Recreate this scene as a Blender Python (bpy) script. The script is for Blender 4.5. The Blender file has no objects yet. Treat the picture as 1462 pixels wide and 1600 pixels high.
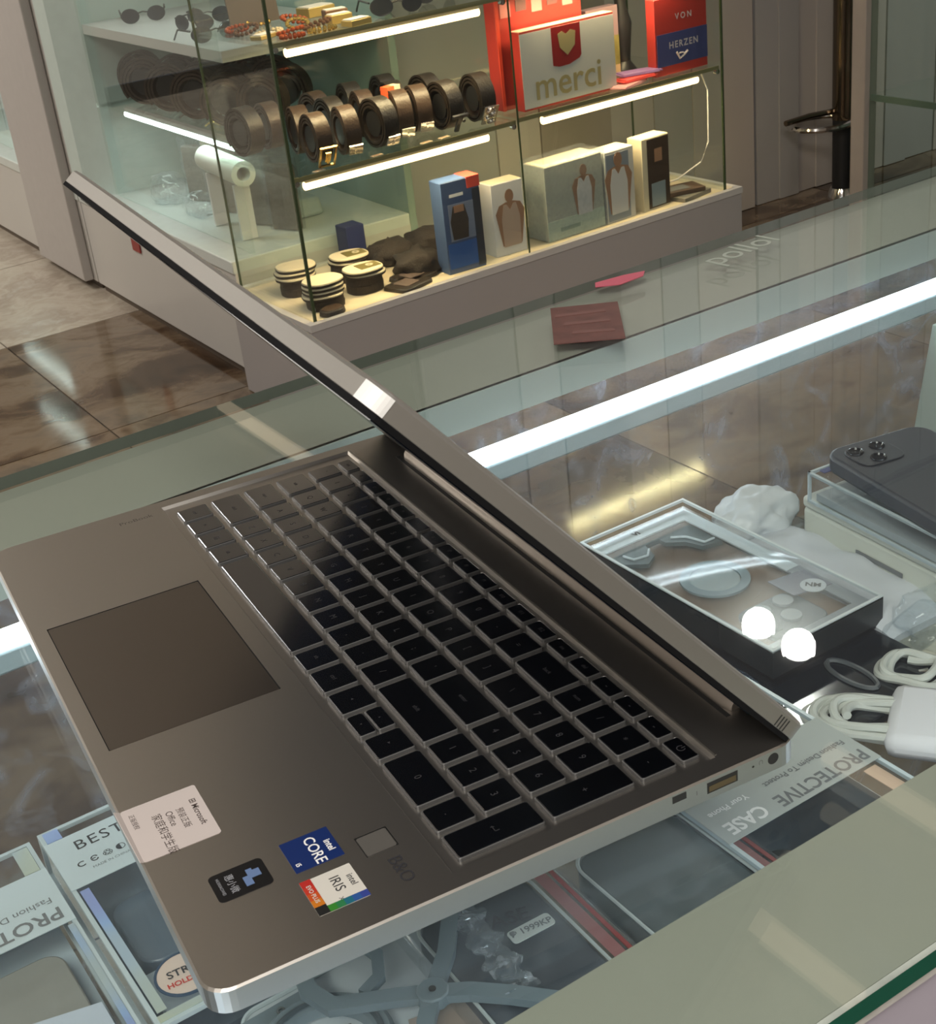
import bpy, bmesh, math, random
from mathutils import Vector, Matrix
R = math.radians
C = bpy.context.scene.collection
random.seed(7)
sc = bpy.context.scene

# ---------------------------------------------------------------- camera
cam_d = bpy.data.cameras.new('camera'); cam = bpy.data.objects.new('camera', cam_d); C.objects.link(cam)
right = Vector((.549, .829, -.105)); down = Vector((.330, -.330, -.885)); fwd = Vector((-.768, .451, -.454))
fwd.normalize(); right = (right - fwd * right.dot(fwd)).normalized(); down = fwd.cross(right)
M = Matrix((( right.x, -down.x, -fwd.x, .692), (right.y, -down.y, -fwd.y, -.120), (right.z, -down.z, -fwd.z, .348), (0, 0, 0, 1)))
cam.matrix_world = M
cam_d.sensor_fit = 'HORIZONTAL'; cam_d.sensor_width = 36.0; cam_d.lens = 36.0 * 2228.2 / 1462
cam_d.clip_start = .02; cam_d.clip_end = 60
cam_d.dof.use_dof = True; cam_d.dof.focus_distance = .78; cam_d.dof.aperture_fstop = 90
sc.camera = cam

# ---------------------------------------------------------------- world, lights, exposure
w = bpy.data.worlds.new('world'); sc.world = w; w.use_nodes = True
w.node_tree.nodes['Background'].inputs[0].default_value = (.9, .93, 1, 1)
w.node_tree.nodes['Background'].inputs[1].default_value = .25
sc.view_settings.view_transform = 'Standard'; sc.view_settings.look = 'None'
sc.view_settings.gamma = 1; sc.view_settings.use_curve_mapping = False
sc.view_settings.exposure = 0.0
try:
    sc.cycles.transparent_max_bounces = 40; sc.cycles.max_bounces = 10; sc.cycles.diffuse_bounces = 3
    sc.cycles.glossy_bounces = 5; sc.cycles.transmission_bounces = 4; sc.cycles.use_denoising = True
    sc.cycles.caustics_reflective = False; sc.cycles.caustics_refractive = False
    sc.cycles.sample_clamp_indirect = 4
except Exception: pass

def area(name, loc, sx, sy, power, col, rot=(0, 0, 0)):
    l = bpy.data.lights.new(name, 'AREA'); l.shape = 'RECTANGLE'; l.size = sx; l.size_y = sy
    l.energy = power; l.color = col
    o = bpy.data.objects.new(name, l); C.objects.link(o); o.location = loc; o.rotation_euler = rot
    return o
area('added_fill_light', (1.6, -1.2, 2.08), 1.6, 1.6, 105, (1, .95, .88))  # added fill lights under the ceiling, out of view, for general room brightness
area('added_fill_light', (-.2, 4.6, 2.08), 1.6, 1.2, 70, (1, .95, .9))
area('added_fill_light', (-4.6, -1.0, 2.08), 1.8, 1.6, 100, (1, .94, .86))

# ---------------------------------------------------------------- materials
MATS = {}
def nodes(name):
    m = bpy.data.materials.new(name); m.use_nodes = True
    nt = m.node_tree; b = nt.nodes['Principled BSDF']
    return m, nt, b
def mat(name, col, rough=.5, metal=0.0, var=.06, scale=30, spec=.5, emit=None, es=0, bump=0, alpha=1, coat=0, bscale=None):
    if name in MATS: return MATS[name]
    m, nt, b = nodes(name)
    b.inputs['Roughness'].default_value = rough; b.inputs['Metallic'].default_value = metal
    b.inputs['Specular IOR Level'].default_value = spec
    if coat: b.inputs['Coat Weight'].default_value = coat; b.inputs['Coat Roughness'].default_value = .05
    tc = nt.nodes.new('ShaderNodeTexCoord'); no = nt.nodes.new('ShaderNodeTexNoise')
    no.inputs['Scale'].default_value = scale; no.inputs['Detail'].default_value = 3
    nt.links.new(tc.outputs['Object'], no.inputs['Vector'])
    rp = nt.nodes.new('ShaderNodeMapRange'); rp.inputs[3].default_value = 1 - var; rp.inputs[4].default_value = 1 + var
    nt.links.new(no.outputs['Fac'], rp.inputs[0])
    mx = nt.nodes.new('ShaderNodeVectorMath'); mx.operation = 'SCALE'
    mx.inputs[0].default_value = col[:3]
    nt.links.new(rp.outputs[0], mx.inputs['Scale']); nt.links.new(mx.outputs[0], b.inputs['Base Color'])
    if bump:
        bn = nt.nodes.new('ShaderNodeTexNoise'); bn.inputs['Scale'].default_value = bscale or scale * 3
        nt.links.new(tc.outputs['Object'], bn.inputs['Vector'])
        bp = nt.nodes.new('ShaderNodeBump'); bp.inputs['Strength'].default_value = bump; bp.inputs['Distance'].default_value = .004
        nt.links.new(bn.outputs['Fac'], bp.inputs['Height']); nt.links.new(bp.outputs[0], b.inputs['Normal'])
    if emit:
        b.inputs['Emission Color'].default_value = (*emit, 1); b.inputs['Emission Strength'].default_value = es
    if alpha < 1: b.inputs['Alpha'].default_value = alpha
    MATS[name] = m; return m
def glass(name, tint=(.93, .97, .95), dust=0.0, dustcol=(.6, .68, .8), dscale=18, ior=1.5, thr=.5, refl=1.0, grough=.01):
    if name in MATS: return MATS[name]
    m, nt, b = nodes(name); nt.nodes.remove(b); out = nt.nodes['Material Output']
    t = nt.nodes.new('ShaderNodeBsdfTransparent'); t.inputs[0].default_value = (*tint, 1)
    g = nt.nodes.new('ShaderNodeBsdfGlossy'); g.inputs['Roughness'].default_value = grough
    g.inputs[0].default_value = (refl, refl, refl, 1)
    f = nt.nodes.new('ShaderNodeFresnel'); f.inputs[0].default_value = ior
    # the same reflectance from either side of the thin pane
    geo = nt.nodes.new('ShaderNodeNewGeometry')
    ff = nt.nodes.new('ShaderNodeMapRange'); nt.links.new(geo.outputs['Backfacing'], ff.inputs[0])
    ff.inputs[3].default_value = ior; ff.inputs[4].default_value = 1 / ior
    nt.links.new(ff.outputs[0], f.inputs[0])
    f2 = nt.nodes.new('ShaderNodeFresnel'); f2.inputs[0].default_value = ior
    lw = nt.nodes.new('ShaderNodeLayerWeight'); lw.inputs[0].default_value = .5
    pw = nt.nodes.new('ShaderNodeMath'); pw.operation = 'POWER'; pw.inputs[1].default_value = 5.0
    nt.links.new(lw.outputs['Facing'], pw.inputs[0])
    ma = nt.nodes.new('ShaderNodeMath'); ma.operation = 'MULTIPLY_ADD'; ma.inputs[1].default_value = .7; ma.inputs[2].default_value = .032
    nt.links.new(pw.outputs[0], ma.inputs[0])
    mix = nt.nodes.new('ShaderNodeMixShader'); nt.links.new(ma.outputs[0], mix.inputs[0])
    nt.links.new(t.outputs[0], mix.inputs[1]); nt.links.new(g.outputs[0], mix.inputs[2])
    last = mix
    for x in (f, ff, geo, f2): nt.nodes.remove(x)
    if dust:
        tc = nt.nodes.new('ShaderNodeTexCoord')
        n1 = nt.nodes.new('ShaderNodeTexNoise'); n1.inputs['Scale'].default_value = dscale; n1.inputs['Detail'].default_value = 5
        n1.inputs['Distortion'].default_value = 1.2
        nt.links.new(tc.outputs['Object'], n1.inputs['Vector'])
        mr = nt.nodes.new('ShaderNodeMapRange'); mr.inputs[1].default_value = thr; mr.inputs[2].default_value = thr + .25
        mr.inputs[3].default_value = dust * .15; mr.inputs[4].default_value = dust
        nt.links.new(n1.outputs['Fac'], mr.inputs[0])
        d = nt.nodes.new('ShaderNodeBsdfDiffuse'); d.inputs[0].default_value = (*dustcol, 1)
        tr = nt.nodes.new('ShaderNodeBsdfTranslucent'); tr.inputs[0].default_value = (*dustcol, 1)
        m1 = nt.nodes.new('ShaderNodeMixShader'); m1.inputs[0].default_value = .5
        nt.links.new(d.outputs[0], m1.inputs[1]); nt.links.new(tr.outputs[0], m1.inputs[2])
        m2 = nt.nodes.new('ShaderNodeMixShader'); nt.links.new(mr.outputs[0], m2.inputs[0])
        nt.links.new(mix.outputs[0], m2.inputs[1]); nt.links.new(m1.outputs[0], m2.inputs[2]); last = m2
    nt.links.new(last.outputs[0], out.inputs[0]); MATS[name] = m; return m
def marble(name, cols, rough=.12, scale=2.2, spec=.5):
    m, nt, b = nodes(name)
    tc = nt.nodes.new('ShaderNodeTexCoord'); oi = nt.nodes.new('ShaderNodeObjectInfo')
    ad = nt.nodes.new('ShaderNodeVectorMath'); ad.operation = 'ADD'
    cb = nt.nodes.new('ShaderNodeCombineXYZ'); mu = nt.nodes.new('ShaderNodeMath'); mu.operation = 'MULTIPLY'; mu.inputs[1].default_value = 9
    nt.links.new(oi.outputs['Random'], mu.inputs[0]); nt.links.new(mu.outputs[0], cb.inputs[2])
    nt.links.new(tc.outputs['Object'], ad.inputs[0]); nt.links.new(cb.outputs[0], ad.inputs[1])
    n0 = nt.nodes.new('ShaderNodeTexNoise'); n0.inputs['Scale'].default_value = scale; n0.inputs['Detail'].default_value = 4
    nt.links.new(ad.outputs[0], n0.inputs['Vector'])
    sc_ = nt.nodes.new('ShaderNodeVectorMath'); sc_.operation = 'MULTIPLY_ADD'
    nt.links.new(n0.outputs['Color'], sc_.inputs[0]); sc_.inputs[1].default_value = (.7, .7, .7); nt.links.new(ad.outputs[0], sc_.inputs[2])
    mp = nt.nodes.new('ShaderNodeMapping'); mp.inputs['Scale'].default_value = (1, .45, 1); mp.inputs['Rotation'].default_value = (0, 0, .5)
    nt.links.new(sc_.outputs[0], mp.inputs['Vector'])
    n1 = nt.nodes.new('ShaderNodeTexNoise'); n1.inputs['Scale'].default_value = scale * 2.2; n1.inputs['Detail'].default_value = 8
    n1.inputs['Roughness'].default_value = .62
    nt.links.new(mp.outputs[0], n1.inputs['Vector'])
    cr = nt.nodes.new('ShaderNodeValToRGB'); e = cr.color_ramp.elements
    pos = [.3, .43, .5, .56, .68]
    e[0].position = pos[0]; e[0].color = (*cols[0], 1); e[1].position = pos[-1]; e[1].color = (*cols[-1], 1)
    for p_, c_ in zip(pos[1:-1], cols[1:-1]): q = e.new(p_); q.color = (*c_, 1)
    nt.links.new(n1.outputs['Fac'], cr.inputs[0]); nt.links.new(cr.outputs[0], b.inputs['Base Color'])
    b.inputs['Roughness'].default_value = rough; b.inputs['Specular IOR Level'].default_value = spec
    MATS[name] = m; return m
def emitter(name, col, s, base=(.8, .8, .8)):
    m, nt, b = nodes(name); b.inputs['Base Color'].default_value = (*base, 1)
    b.inputs['Emission Color'].default_value = (*col, 1); b.inputs['Emission Strength'].default_value = s
    MATS[name] = m; return m

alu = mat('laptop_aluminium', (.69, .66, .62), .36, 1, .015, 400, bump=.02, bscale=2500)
alu_side = mat('laptop_side_aluminium', (.62, .64, .66), .38, 1, .02, 300)
alu_pad = mat('touchpad_glass', (.40, .37, .345), .30, 1, .01, 400)
key_m = mat('key_satin_silver', (.47, .50, .56), .17, 1, .02, 200)
groove = mat('dark_gap', (.02, .02, .02), .6)
legend_m = mat('key_legend_ink', (.035, .035, .04), .5)
screen_m = mat('screen_black_glass', (.008, .014, .030), .10, 0, .02, 40, spec=.2)
bezel_m = mat('bezel_black_plastic', (.010, .010, .011), .85, spec=.08)
white_lam = mat('white_laminate', (.62, .60, .585), .35, 0, .03, 6)
strip_m = mat('pale_green_backed_band', (.33, .34, .29), .5, 0, .05, 3)
rail_m = mat('rail_laminate', (.44, .52, .50), .5, 0, .05, 5)
lilac = mat('lilac_laminate', (.50, .46, .54), .5, 0, .06, 20)
gl = glass('case_glass', (.95, .975, .96))
gl_top = glass('counter_glass', (.95, .975, .965), dust=.05, dscale=16, thr=.60)
gl_dusty = glass('dusty_glass', (.93, .96, .95), dust=.5, dustcol=(.62, .70, .9), dscale=30, thr=.52)
gl_edge = mat('glass_green_edge', (.01, .11, .07), .12, 0, .1, 20, spec=.6)
gl_edge_pale = mat('glass_pale_edge', (.30, .42, .36), .2, 0, .1, 20)
clear_pl = glass('clear_plastic', (.97, .98, .985), dust=.07, dustcol=(.8, .85, .9), dscale=40)
film_pl = glass('window_film', (.96, .97, .98), dust=.04, dustcol=(.8, .85, .9), dscale=30, grough=.16)
bag_pl = glass('crinkled_clear_bag', (.94, .96, .97), dust=.16, dustcol=(.75, .8, .85), dscale=60, thr=.45)
chrome = mat('chrome', (.72, .70, .68), .12, 1, .02)
dark_chrome = mat('dark_chrome_pole', (.20, .16, .12), .14, 1, .05)
black_pl = mat('black_plastic', (.018, .018, .02), .4)
black_gl = mat('glossy_black_card', (.012, .014, .02), .12, 0, .1, 60)
leather = mat('brown_black_leather', (.018, .013, .010), .42, 0, .3, 80, bump=.25)
leather2 = mat('dark_brown_leather', (.045, .027, .018), .42, 0, .3, 80, bump=.25)
gold = mat('brass', (.75, .55, .22), .25, 1, .05)
white_card = mat('white_card', (.70, .70, .70), .5, 0, .03, 20)
cool_card = mat('pale_blue_card', (.52, .60, .64), .45, 0, .03, 15)
cable_m = mat('white_cable_rubber', (.55, .57, .54), .4, 0, .03, 50)
paper = mat('white_paper', (.68, .68, .72), .7, 0, .03, 20)
pouch_m = mat('milky_foam_pouch', (.58, .61, .66), .45, 0, .06, 30, bump=.5, bscale=25)
ink = mat('black_ink', (.025, .025, .03), .6)
grey_ink = mat('grey_ink', (.16, .17, .18), .6)
white_ink = mat('white_ink', (.85, .85, .85), .6)
gold_ink = mat('gold_ink', (.36, .31, .16), .45, .2)
red_card_and_reflection = mat('red_card_and_reflection', (.36, .03, .022), .4)
blue_card = mat('navy_card', (.05, .06, .20), .4)
warm_led = emitter('warm_led_diffuser', (1, .66, .29), 8)
cool_led = emitter('cool_led_diffuser', (.84, .93, 1), 12)
cab_led = emitter('cabinet_led_diffuser', (.86, 1, .95), 9)

# ---------------------------------------------------------------- mesh helpers
class MB:
    def __init__(s): s.v = []; s.f = []; s.m = []
    def add(s, vs, fs, mi=0, T=None):
        o = len(s.v)
        s.v += [tuple(T @ Vector(v)) if T else tuple(v) for v in vs]
        s.f += [tuple(i + o for i in f) for f in fs]; s.m += [mi] * len(fs) if isinstance(mi, int) else mi
        return s
    def box(s, a, b, mi=0, T=None):
        x0, y0, z0 = a; x1, y1, z1 = b
        x0, x1 = min(x0, x1), max(x0, x1); y0, y1 = min(y0, y1), max(y0, y1); z0, z1 = min(z0, z1), max(z0, z1)
        vs = [(x0, y0, z0), (x1, y0, z0), (x1, y1, z0), (x0, y1, z0), (x0, y0, z1), (x1, y0, z1), (x1, y1, z1), (x0, y1, z1)]
        return s.add(vs, [(0, 3, 2, 1), (4, 5, 6, 7), (0, 1, 5, 4), (1, 2, 6, 5), (2, 3, 7, 6), (3, 0, 4, 7)], mi, T)
    def prism(s, poly, z0, z1, mi=0, T=None, side=None, inset=0):
        n = len(poly); side = mi if side is None else side
        top = poly
        if inset:
            cx = sum(p[0] for p in poly) / n; cy = sum(p[1] for p in poly) / n
            top = []
            for p in poly:
                d = Vector((p[0] - cx, p[1] - cy)); l = d.length; d *= max(0, (l - inset)) / max(l, 1e-9); top.append((cx + d.x, cy + d.y))
        vs = [(p[0], p[1], z0) for p in poly] + [(p[0], p[1], z1) for p in top]
        fs = [tuple(reversed(range(n))), tuple(range(n, 2 * n))] + [(i, (i + 1) % n, n + (i + 1) % n, n + i) for i in range(n)]
        return s.add(vs, fs, mi if isinstance(mi, list) else [mi, mi] + [side] * n, T)
    def cyl(s, p0, p1, r, n=16, mi=0, r2=None, T=None, cap=True):
        p0 = Vector(p0); p1 = Vector(p1); d = (p1 - p0).normalized(); r2 = r if r2 is None else r2
        u = d.orthogonal().normalized(); v = d.cross(u)
        vs = []
        for p, rr in ((p0, r), (p1, r2)):
            for i in range(n):
                a = 2 * math.pi * i / n; vs.append(p + u * (rr * math.cos(a)) + v * (rr * math.sin(a)))
        fs = [(i, (i + 1) % n, n + (i + 1) % n, n + i) for i in range(n)]
        if cap: fs += [tuple(reversed(range(n))), tuple(range(n, 2 * n))]
        return s.add(vs, fs, mi, T)
    def tube(s, pts, r, n=8, mi=0, closed=False, T=None, flat=1.0):
        pts = [Vector(p) for p in pts]; k = len(pts); vs = []
        for i, p in enumerate(pts):
            a = pts[(i - 1) % k] if (closed or i) else pts[0]; b = pts[(i + 1) % k] if (closed or i < k - 1) else pts[-1]
            d = (b - a).normalized(); up = Vector((0, 0, 1)) if abs(d.z) < .95 else Vector((1, 0, 0))
            u = d.cross(up).normalized(); v = u.cross(d)
            for j in range(n):
                t = 2 * math.pi * j / n; vs.append(p + u * (r * math.cos(t)) + v * (r * flat * math.sin(t)))
        fs = []
        for i in range(k if closed else k - 1):
            for j in range(n):
                a = i * n + j; b = i * n + (j + 1) % n; c = ((i + 1) % k) * n + (j + 1) % n; d = ((i + 1) % k) * n + j
                fs.append((a, b, c, d))
        if not closed: fs += [tuple(reversed(range(n))), tuple(range((k - 1) * n, k * n))]
        return s.add(vs, fs, mi, T)
    def lathe(s, prof, n=24, mi=0, T=None):
        vs = []
        for r, z in prof:
            for i in range(n):
                a = 2 * math.pi * i / n; vs.append((r * math.cos(a), r * math.sin(a), z))
        fs = [(k * n + i, k * n + (i + 1) % n, (k + 1) * n + (i + 1) % n, (k + 1) * n + i) for k in range(len(prof) - 1) for i in range(n)]
        return s.add(vs, fs, mi, T)
    def mesh(s, name, mats, smooth=False):
        me = bpy.data.meshes.new(name); me.from_pydata(s.v, [], s.f); me.update()
        for m in (mats if isinstance(mats, (list, tuple)) else [mats]): me.materials.append(m)
        me.polygons.foreach_set('material_index', s.m)
        bm = bmesh.new(); bm.from_mesh(me); bmesh.ops.recalc_face_normals(bm, faces=bm.faces); bm.to_mesh(me); bm.free()
        if smooth:
            me.polygons.foreach_set('use_smooth', [True] * len(me.polygons))
            try: me.set_sharp_from_angle(angle=R(35))
            except Exception: pass
        return me
    def build(s, name, mats, parent=None, smooth=False, bevel=0, loc=None, rot=None, segs=2):
        me = s.mesh(name, mats, smooth or bevel > 0)
        o = bpy.data.objects.new(name, me); C.objects.link(o)
        if parent: o.parent = parent
        if loc is not None: o.location = loc
        if rot is not None: o.rotation_euler = rot
        if bevel:
            b = o.modifiers.new('bevel', 'BEVEL'); b.width = bevel; b.segments = segs; b.limit_method = 'ANGLE'; b.angle_limit = R(30)
        return o
def rrect(x0, y0, x1, y1, r, n=5):
    P = []
    for cx, cy, a0 in ((x1 - r, y0 + r, -90), (x1 - r, y1 - r, 0), (x0 + r, y1 - r, 90), (x0 + r, y0 + r, 180)):
        for i in range(n + 1):
            a = R(a0 + 90 * i / n); P.append((cx + r * math.cos(a), cy + r * math.sin(a)))
    return P
def tag(o, label, cat, group=None, kind=None):
    if label: o['label'] = label
    if cat: o['category'] = cat
    if group: o['group'] = group
    if kind: o['kind'] = kind
    return o
def thing(name, label, cat, loc=(0, 0, 0), rz=0, group=None, rot=None):
    o = bpy.data.objects.new(name, None); C.objects.link(o); o.empty_display_size = .02
    o.location = loc; o.rotation_euler = rot if rot else (0, 0, rz)
    return tag(o, label, cat, group)
def struct(o): o['kind'] = 'structure'; return o
def lab(o, t): o['label'] = t; return o
def copy_tree(root, loc=None, rz=None, label=None):
    c = root.copy(); C.objects.link(c)
    if loc is not None: c.location = loc
    if rz is not None: c.rotation_euler.z = rz
    if label: c['label'] = label
    for ch in list(root.children):
        d = ch.copy(); C.objects.link(d); d.parent = c
        for g in ch.children:
            e = g.copy(); C.objects.link(e); e.parent = d
    return c
TXT = {}
def text(name, s, size, m, parent, loc, rot=(0, 0, 0), align='CENTER', ext=0, spacing=1, sx=1, shear=0, bold=0):
    key = (s, size, m.name, align, ext, spacing, bold)
    if key not in TXT:
        cu = bpy.data.curves.new(name, 'FONT'); cu.body = s; cu.size = size; cu.align_x = align; cu.align_y = 'CENTER'
        cu.extrude = ext; cu.space_character = spacing; cu.resolution_u = 3; cu.offset = bold
        t = bpy.data.objects.new(name, cu); C.objects.link(t)
        me = bpy.data.meshes.new_from_object(t.evaluated_get(bpy.context.evaluated_depsgraph_get()))
        bpy.data.objects.remove(t); me.name = name; me.materials.clear(); me.materials.append(m); TXT[key] = me
    o = bpy.data.objects.new(name, TXT[key]); C.objects.link(o); o.parent = parent
    o.location = loc; o.rotation_euler = rot; o.scale = (sx, 1, 1)
    return o
def blob(name, m, parent, rx, ry, rz, seed=0, amp=.25, sub=3, freq=3.0, loc=(0, 0, 0), flat_bottom=True):
    from mathutils import noise
    bm = bmesh.new(); bmesh.ops.create_icosphere(bm, subdivisions=sub, radius=1)
    for v in bm.verts:
        n = noise.noise(v.co * freq + Vector((seed * 3.1, seed, 0))) + .5 * noise.noise(v.co * freq * 2.3 + Vector((seed, 0, 5)))
        v.co *= 1 + amp * n
        v.co.x *= rx; v.co.y *= ry; v.co.z *= rz
        if flat_bottom: v.co.z = max(v.co.z, -rz * .55)
    me = bpy.data.meshes.new(name); bm.to_mesh(me); bm.free(); me.materials.append(m)
    me.polygons.foreach_set('use_smooth', [True] * len(me.polygons))
    o = bpy.data.objects.new(name, me); C.objects.link(o); o.location = loc
    if parent: o.parent = parent
    return o

# ================================================================ THE ROOM
FZ = -.905
brown = marble('brown_marble', [(.022, .015, .010), (.085, .052, .032), (.15, .105, .068), (.20, .148, .105), (.12, .098, .078)], .10, 2.0, .46)
beige = marble('beige_marble', [(.40, .34, .27), (.50, .44, .36), (.43, .37, .30), (.36, .30, .24), (.50, .45, .38)], .25, 3)
grout = mat('floor_grout', (.06, .05, .04), .8)
wall_m = mat('room_wall_paint', (.62, .58, .53), .7, 0, .05, 2)
ceil_m = mat('ceiling_paint', (.80, .77, .72), .8, 0, .05, 1.5)
floor = struct(MB().box((-7, -3.6, FZ - .05), (3, 7, FZ - .004)).build('floor', grout))
tm = MB().box((-.398, -.398, -.004), (.398, .398, 0)).mesh('tile', brown)
tb = MB().box((-.398, -.398, -.004), (.398, .398, 0)).mesh('tile', beige)
for i in range(-5, 4):
    for j in range(-2, 8):
        cx = -2.78 + .8 * (i + 1) ; cy = .35 + .8 * j
        bei = cx < -3.3
        if cx < -6.6 or cx > 0.2 or cy > 6.5: continue
        if cx > -2.7 and cy > 4.9: continue
        o = bpy.data.objects.new('tile', tb if bei else tm); C.objects.link(o); o.parent = floor; o.location = (cx, cy, FZ)
ceiling = struct(MB().box((-7, -3.6, 2.1), (3, 7, 2.2)).build('ceiling', ceil_m))
struct(MB().box((-7.1, -3.7, FZ), (-7, 7.1, 2.1)).build('wall_left', wall_m))
struct(MB().box((3, -3.7, FZ), (3.1, 7.1, 2.1)).build('wall_right', wall_m))
struct(MB().box((-7, -3.7, FZ), (3, -3.6, 2.1)).build('wall_front', mat('front_wall_paint', (.34, .31, .28), .7, 0, .05, 2)))
struct(MB().box((-7, 7, FZ), (3, 7.1, 2.1)).build('wall_back', wall_m))
# wall of tall panels behind the glass tower
gap_m = mat('panel_gap_dark', (.10, .075, .06), .7)
wp = struct(MB().box((-2.555, 1.66, FZ), (-2.525, 4.3, 2.1)).build('wall_panelled', gap_m))
pm = [mat('wall_panel_cream', (.50, .45, .42), .45, 0, .03, 4), mat('wall_panel_grey', (.40, .385, .38), .45, 0, .03, 4), mat('wall_panel_taupe', (.31, .26, .23), .5, 0, .03, 4)]
ys = [1.67, 1.98, 2.12, 2.36, 2.52, 2.66, 2.895, 2.91, 3.00, 3.08, 3.16, 3.24, 3.30, 3.38, 3.46, 3.56, 3.70, 3.9, 4.1, 4.28]
for k, (a, b) in enumerate(zip(ys[:-1], ys[1:])):
    if abs(a - 2.895) < 1e-6: continue
    MB().box((-2.525, a, FZ + .002), (-2.505 + .005 * ((k * 7) % 3), b - .0012, 2.05)).build('panel', pm[(1, 0, 2, 0, 1, 0, 0, 1, 1, 0, 0, 1, 0, 0, 1, 1, 0, 1, 0)[k]], wp)
# ceiling lamps that show up as reflections in the counter glass
def downlight(x, y, label):
    t = thing('downlight', label, 'ceiling light', (x, y, 2.1))
    MB().lathe([(.046, -.003), (.048, -.012), (.040, -.014), (.038, -.004)], 32).build('rim', white_lam, t, True)
    MB().cyl((0, 0, -.009), (0, 0, -.006), .037, 32).build('lens', emitter('downlight_lens', (1, .97, .92), 55) if 'downlight_lens' not in MATS else MATS['downlight_lens'], t)
    l = bpy.data.lights.new('lamp', 'SPOT'); l.energy = 22; l.spot_size = R(150); l.spot_blend = .8; l.shadow_soft_size = .05; l.color = (1, .95, .88)
    o = bpy.data.objects.new('lamp', l); C.objects.link(o); o.parent = t; o.location = (0, 0, -.03)
def tube_light(x, y, L, along_y, label, s=14):
    t = thing('ceiling_tube_light', label, 'ceiling light', (x, y, 2.1), 0 if along_y else R(90), )
    MB().box((-.03, -L / 2, -.03), (.03, L / 2, 0)).build('housing', white_lam, t, bevel=.004)
    MB().cyl((0, -L / 2, -.045), (0, L / 2, -.045), .03, 16).build('tube', MATS.get('warm_tube') or emitter('warm_tube', (1, .76, .50), 1.3), t)
downlight(-2.108, 2.518, 'white round downlight on the ceiling, the one farther from the counter')
downlight(-1.939, 2.520, 'white round downlight on the ceiling, the one nearer to the counter')
tube_light(-1.06, 1.61, .40, False, 'short warm ceiling tube nearest the counter')
tube_light(-1.30, 2.19, .40, False, 'short warm ceiling tube over the aisle, beside the downlights')
tube_light(-4.66, 2.05, .85, False, 'longer warm ceiling tube over the left cabinets')
# ================================================================ THE GLASS COUNTER (the laptop stands on it)
ctr = thing('glass_counter', 'long glass display counter with pale green bands, in the foreground under the laptop', 'counter')
YA, YB = -.75, 1.7
xo = lambda y: -.131 - .022 * max(y, 0)
MB().prism([(xo(0), YA), (.469, YA), (.469, YB), (xo(YB), YB)], -.008, 0, [0, 0, 1, 1, 1, 2]).build('glass_top', [gl_top, gl_edge, mat('glass_far_edge', (.10, .12, .10), .3)], ctr)
lab(MB().prism([(xo(0) + .002, YA), (-.053, YA), (-.049, YB), (xo(YB) + .002, YB)], -.030, -.0085).build('edge_band', strip_m, ctr), 'far pale green band below the glass')
lab(MB().box((.399, YA, -.040), (.461, YB, -.0085)).build('edge_band', strip_m, ctr), 'near pale green band below the glass')
lab(MB().box((-.0545, YA, -.032), (-.050, YB, -.0085)).build('rail', rail_m, ctr), 'blue green rail face under the far band')
MB().box((.4612, YA, -.0125), (.468, YB, -.0085)).build('chipped_trim', mat('chipped_white_trim', (.60, .59, .56), .7, 0, .35, 90), ctr)
MB().box((.462, YA, FZ + .002), (.4665, YB, -.0130)).build('front_panel', lilac, ctr)
MB().box((-.112, YA, FZ + .002), (-.107, YB, -.031), 0).build('back_pane', [gl_dusty], ctr)
MB().box((.062, YA, -.133), (.455, YB, -.126), 0).build('glass_shelf', [gl], ctr)
MB().box((.30, YA, FZ + .002), (.455, YB, FZ + .06)).build('kick_base', white_lam, ctr)
MB().add([(-.032, .755, -.078), (-.032, .765, -.078), (.45, .765, -.078), (.45, .755, -.078), (-.08, .755, -.40), (-.08, .765, -.40), (.45, .765, -.40), (.45, .755, -.40)], [(0, 1, 2, 3), (4, 7, 6, 5), (0, 3, 7, 4), (1, 5, 6, 2), (0, 4, 5, 1), (3, 2, 6, 7)]).build('partition', rail_m, ctr)
MB().box((-.104, YA, -.6), (.455, YA + .01, -.04)).build('partition', rail_m, ctr)
# LED batten below the far band
led = thing('led_batten', 'cool white LED batten running under the far edge of the counter glass', 'light', (-.050, 0, -.055))
MB().box((-.0070, -.28, -.0195), (.0058, 1.1, -.0048)).build('housing', mat('pale_blue_housing', (.42, .55, .62), .4), led, bevel=.002)
MB().cyl((0, -.28, 0), (0, 1.1, 0), .0056, 14).build('tube', cool_led, led, True)
led2 = thing('led_batten', 'cool white LED batten hidden under the near band of the counter', 'light', (.392, 0, -.052))
MB().box((-.002, -.5, -.012), (.008, .69, .008)).build('housing', MATS['pale_blue_housing'], led2, bevel=.002)
MB().box((-.006, -.5, -.010), (-.002, .69, .004)).build('tube', emitter('near_led', (.84, .93, 1), 6), led2)

# ================================================================ THE LAPTOP
H = .022
lt = thing('laptop', 'half-closed silver grey laptop with stickers on its palm rest, lying on the glass counter', 'laptop', (0, 0, 0), R(-5.959))
m_ = .001
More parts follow.
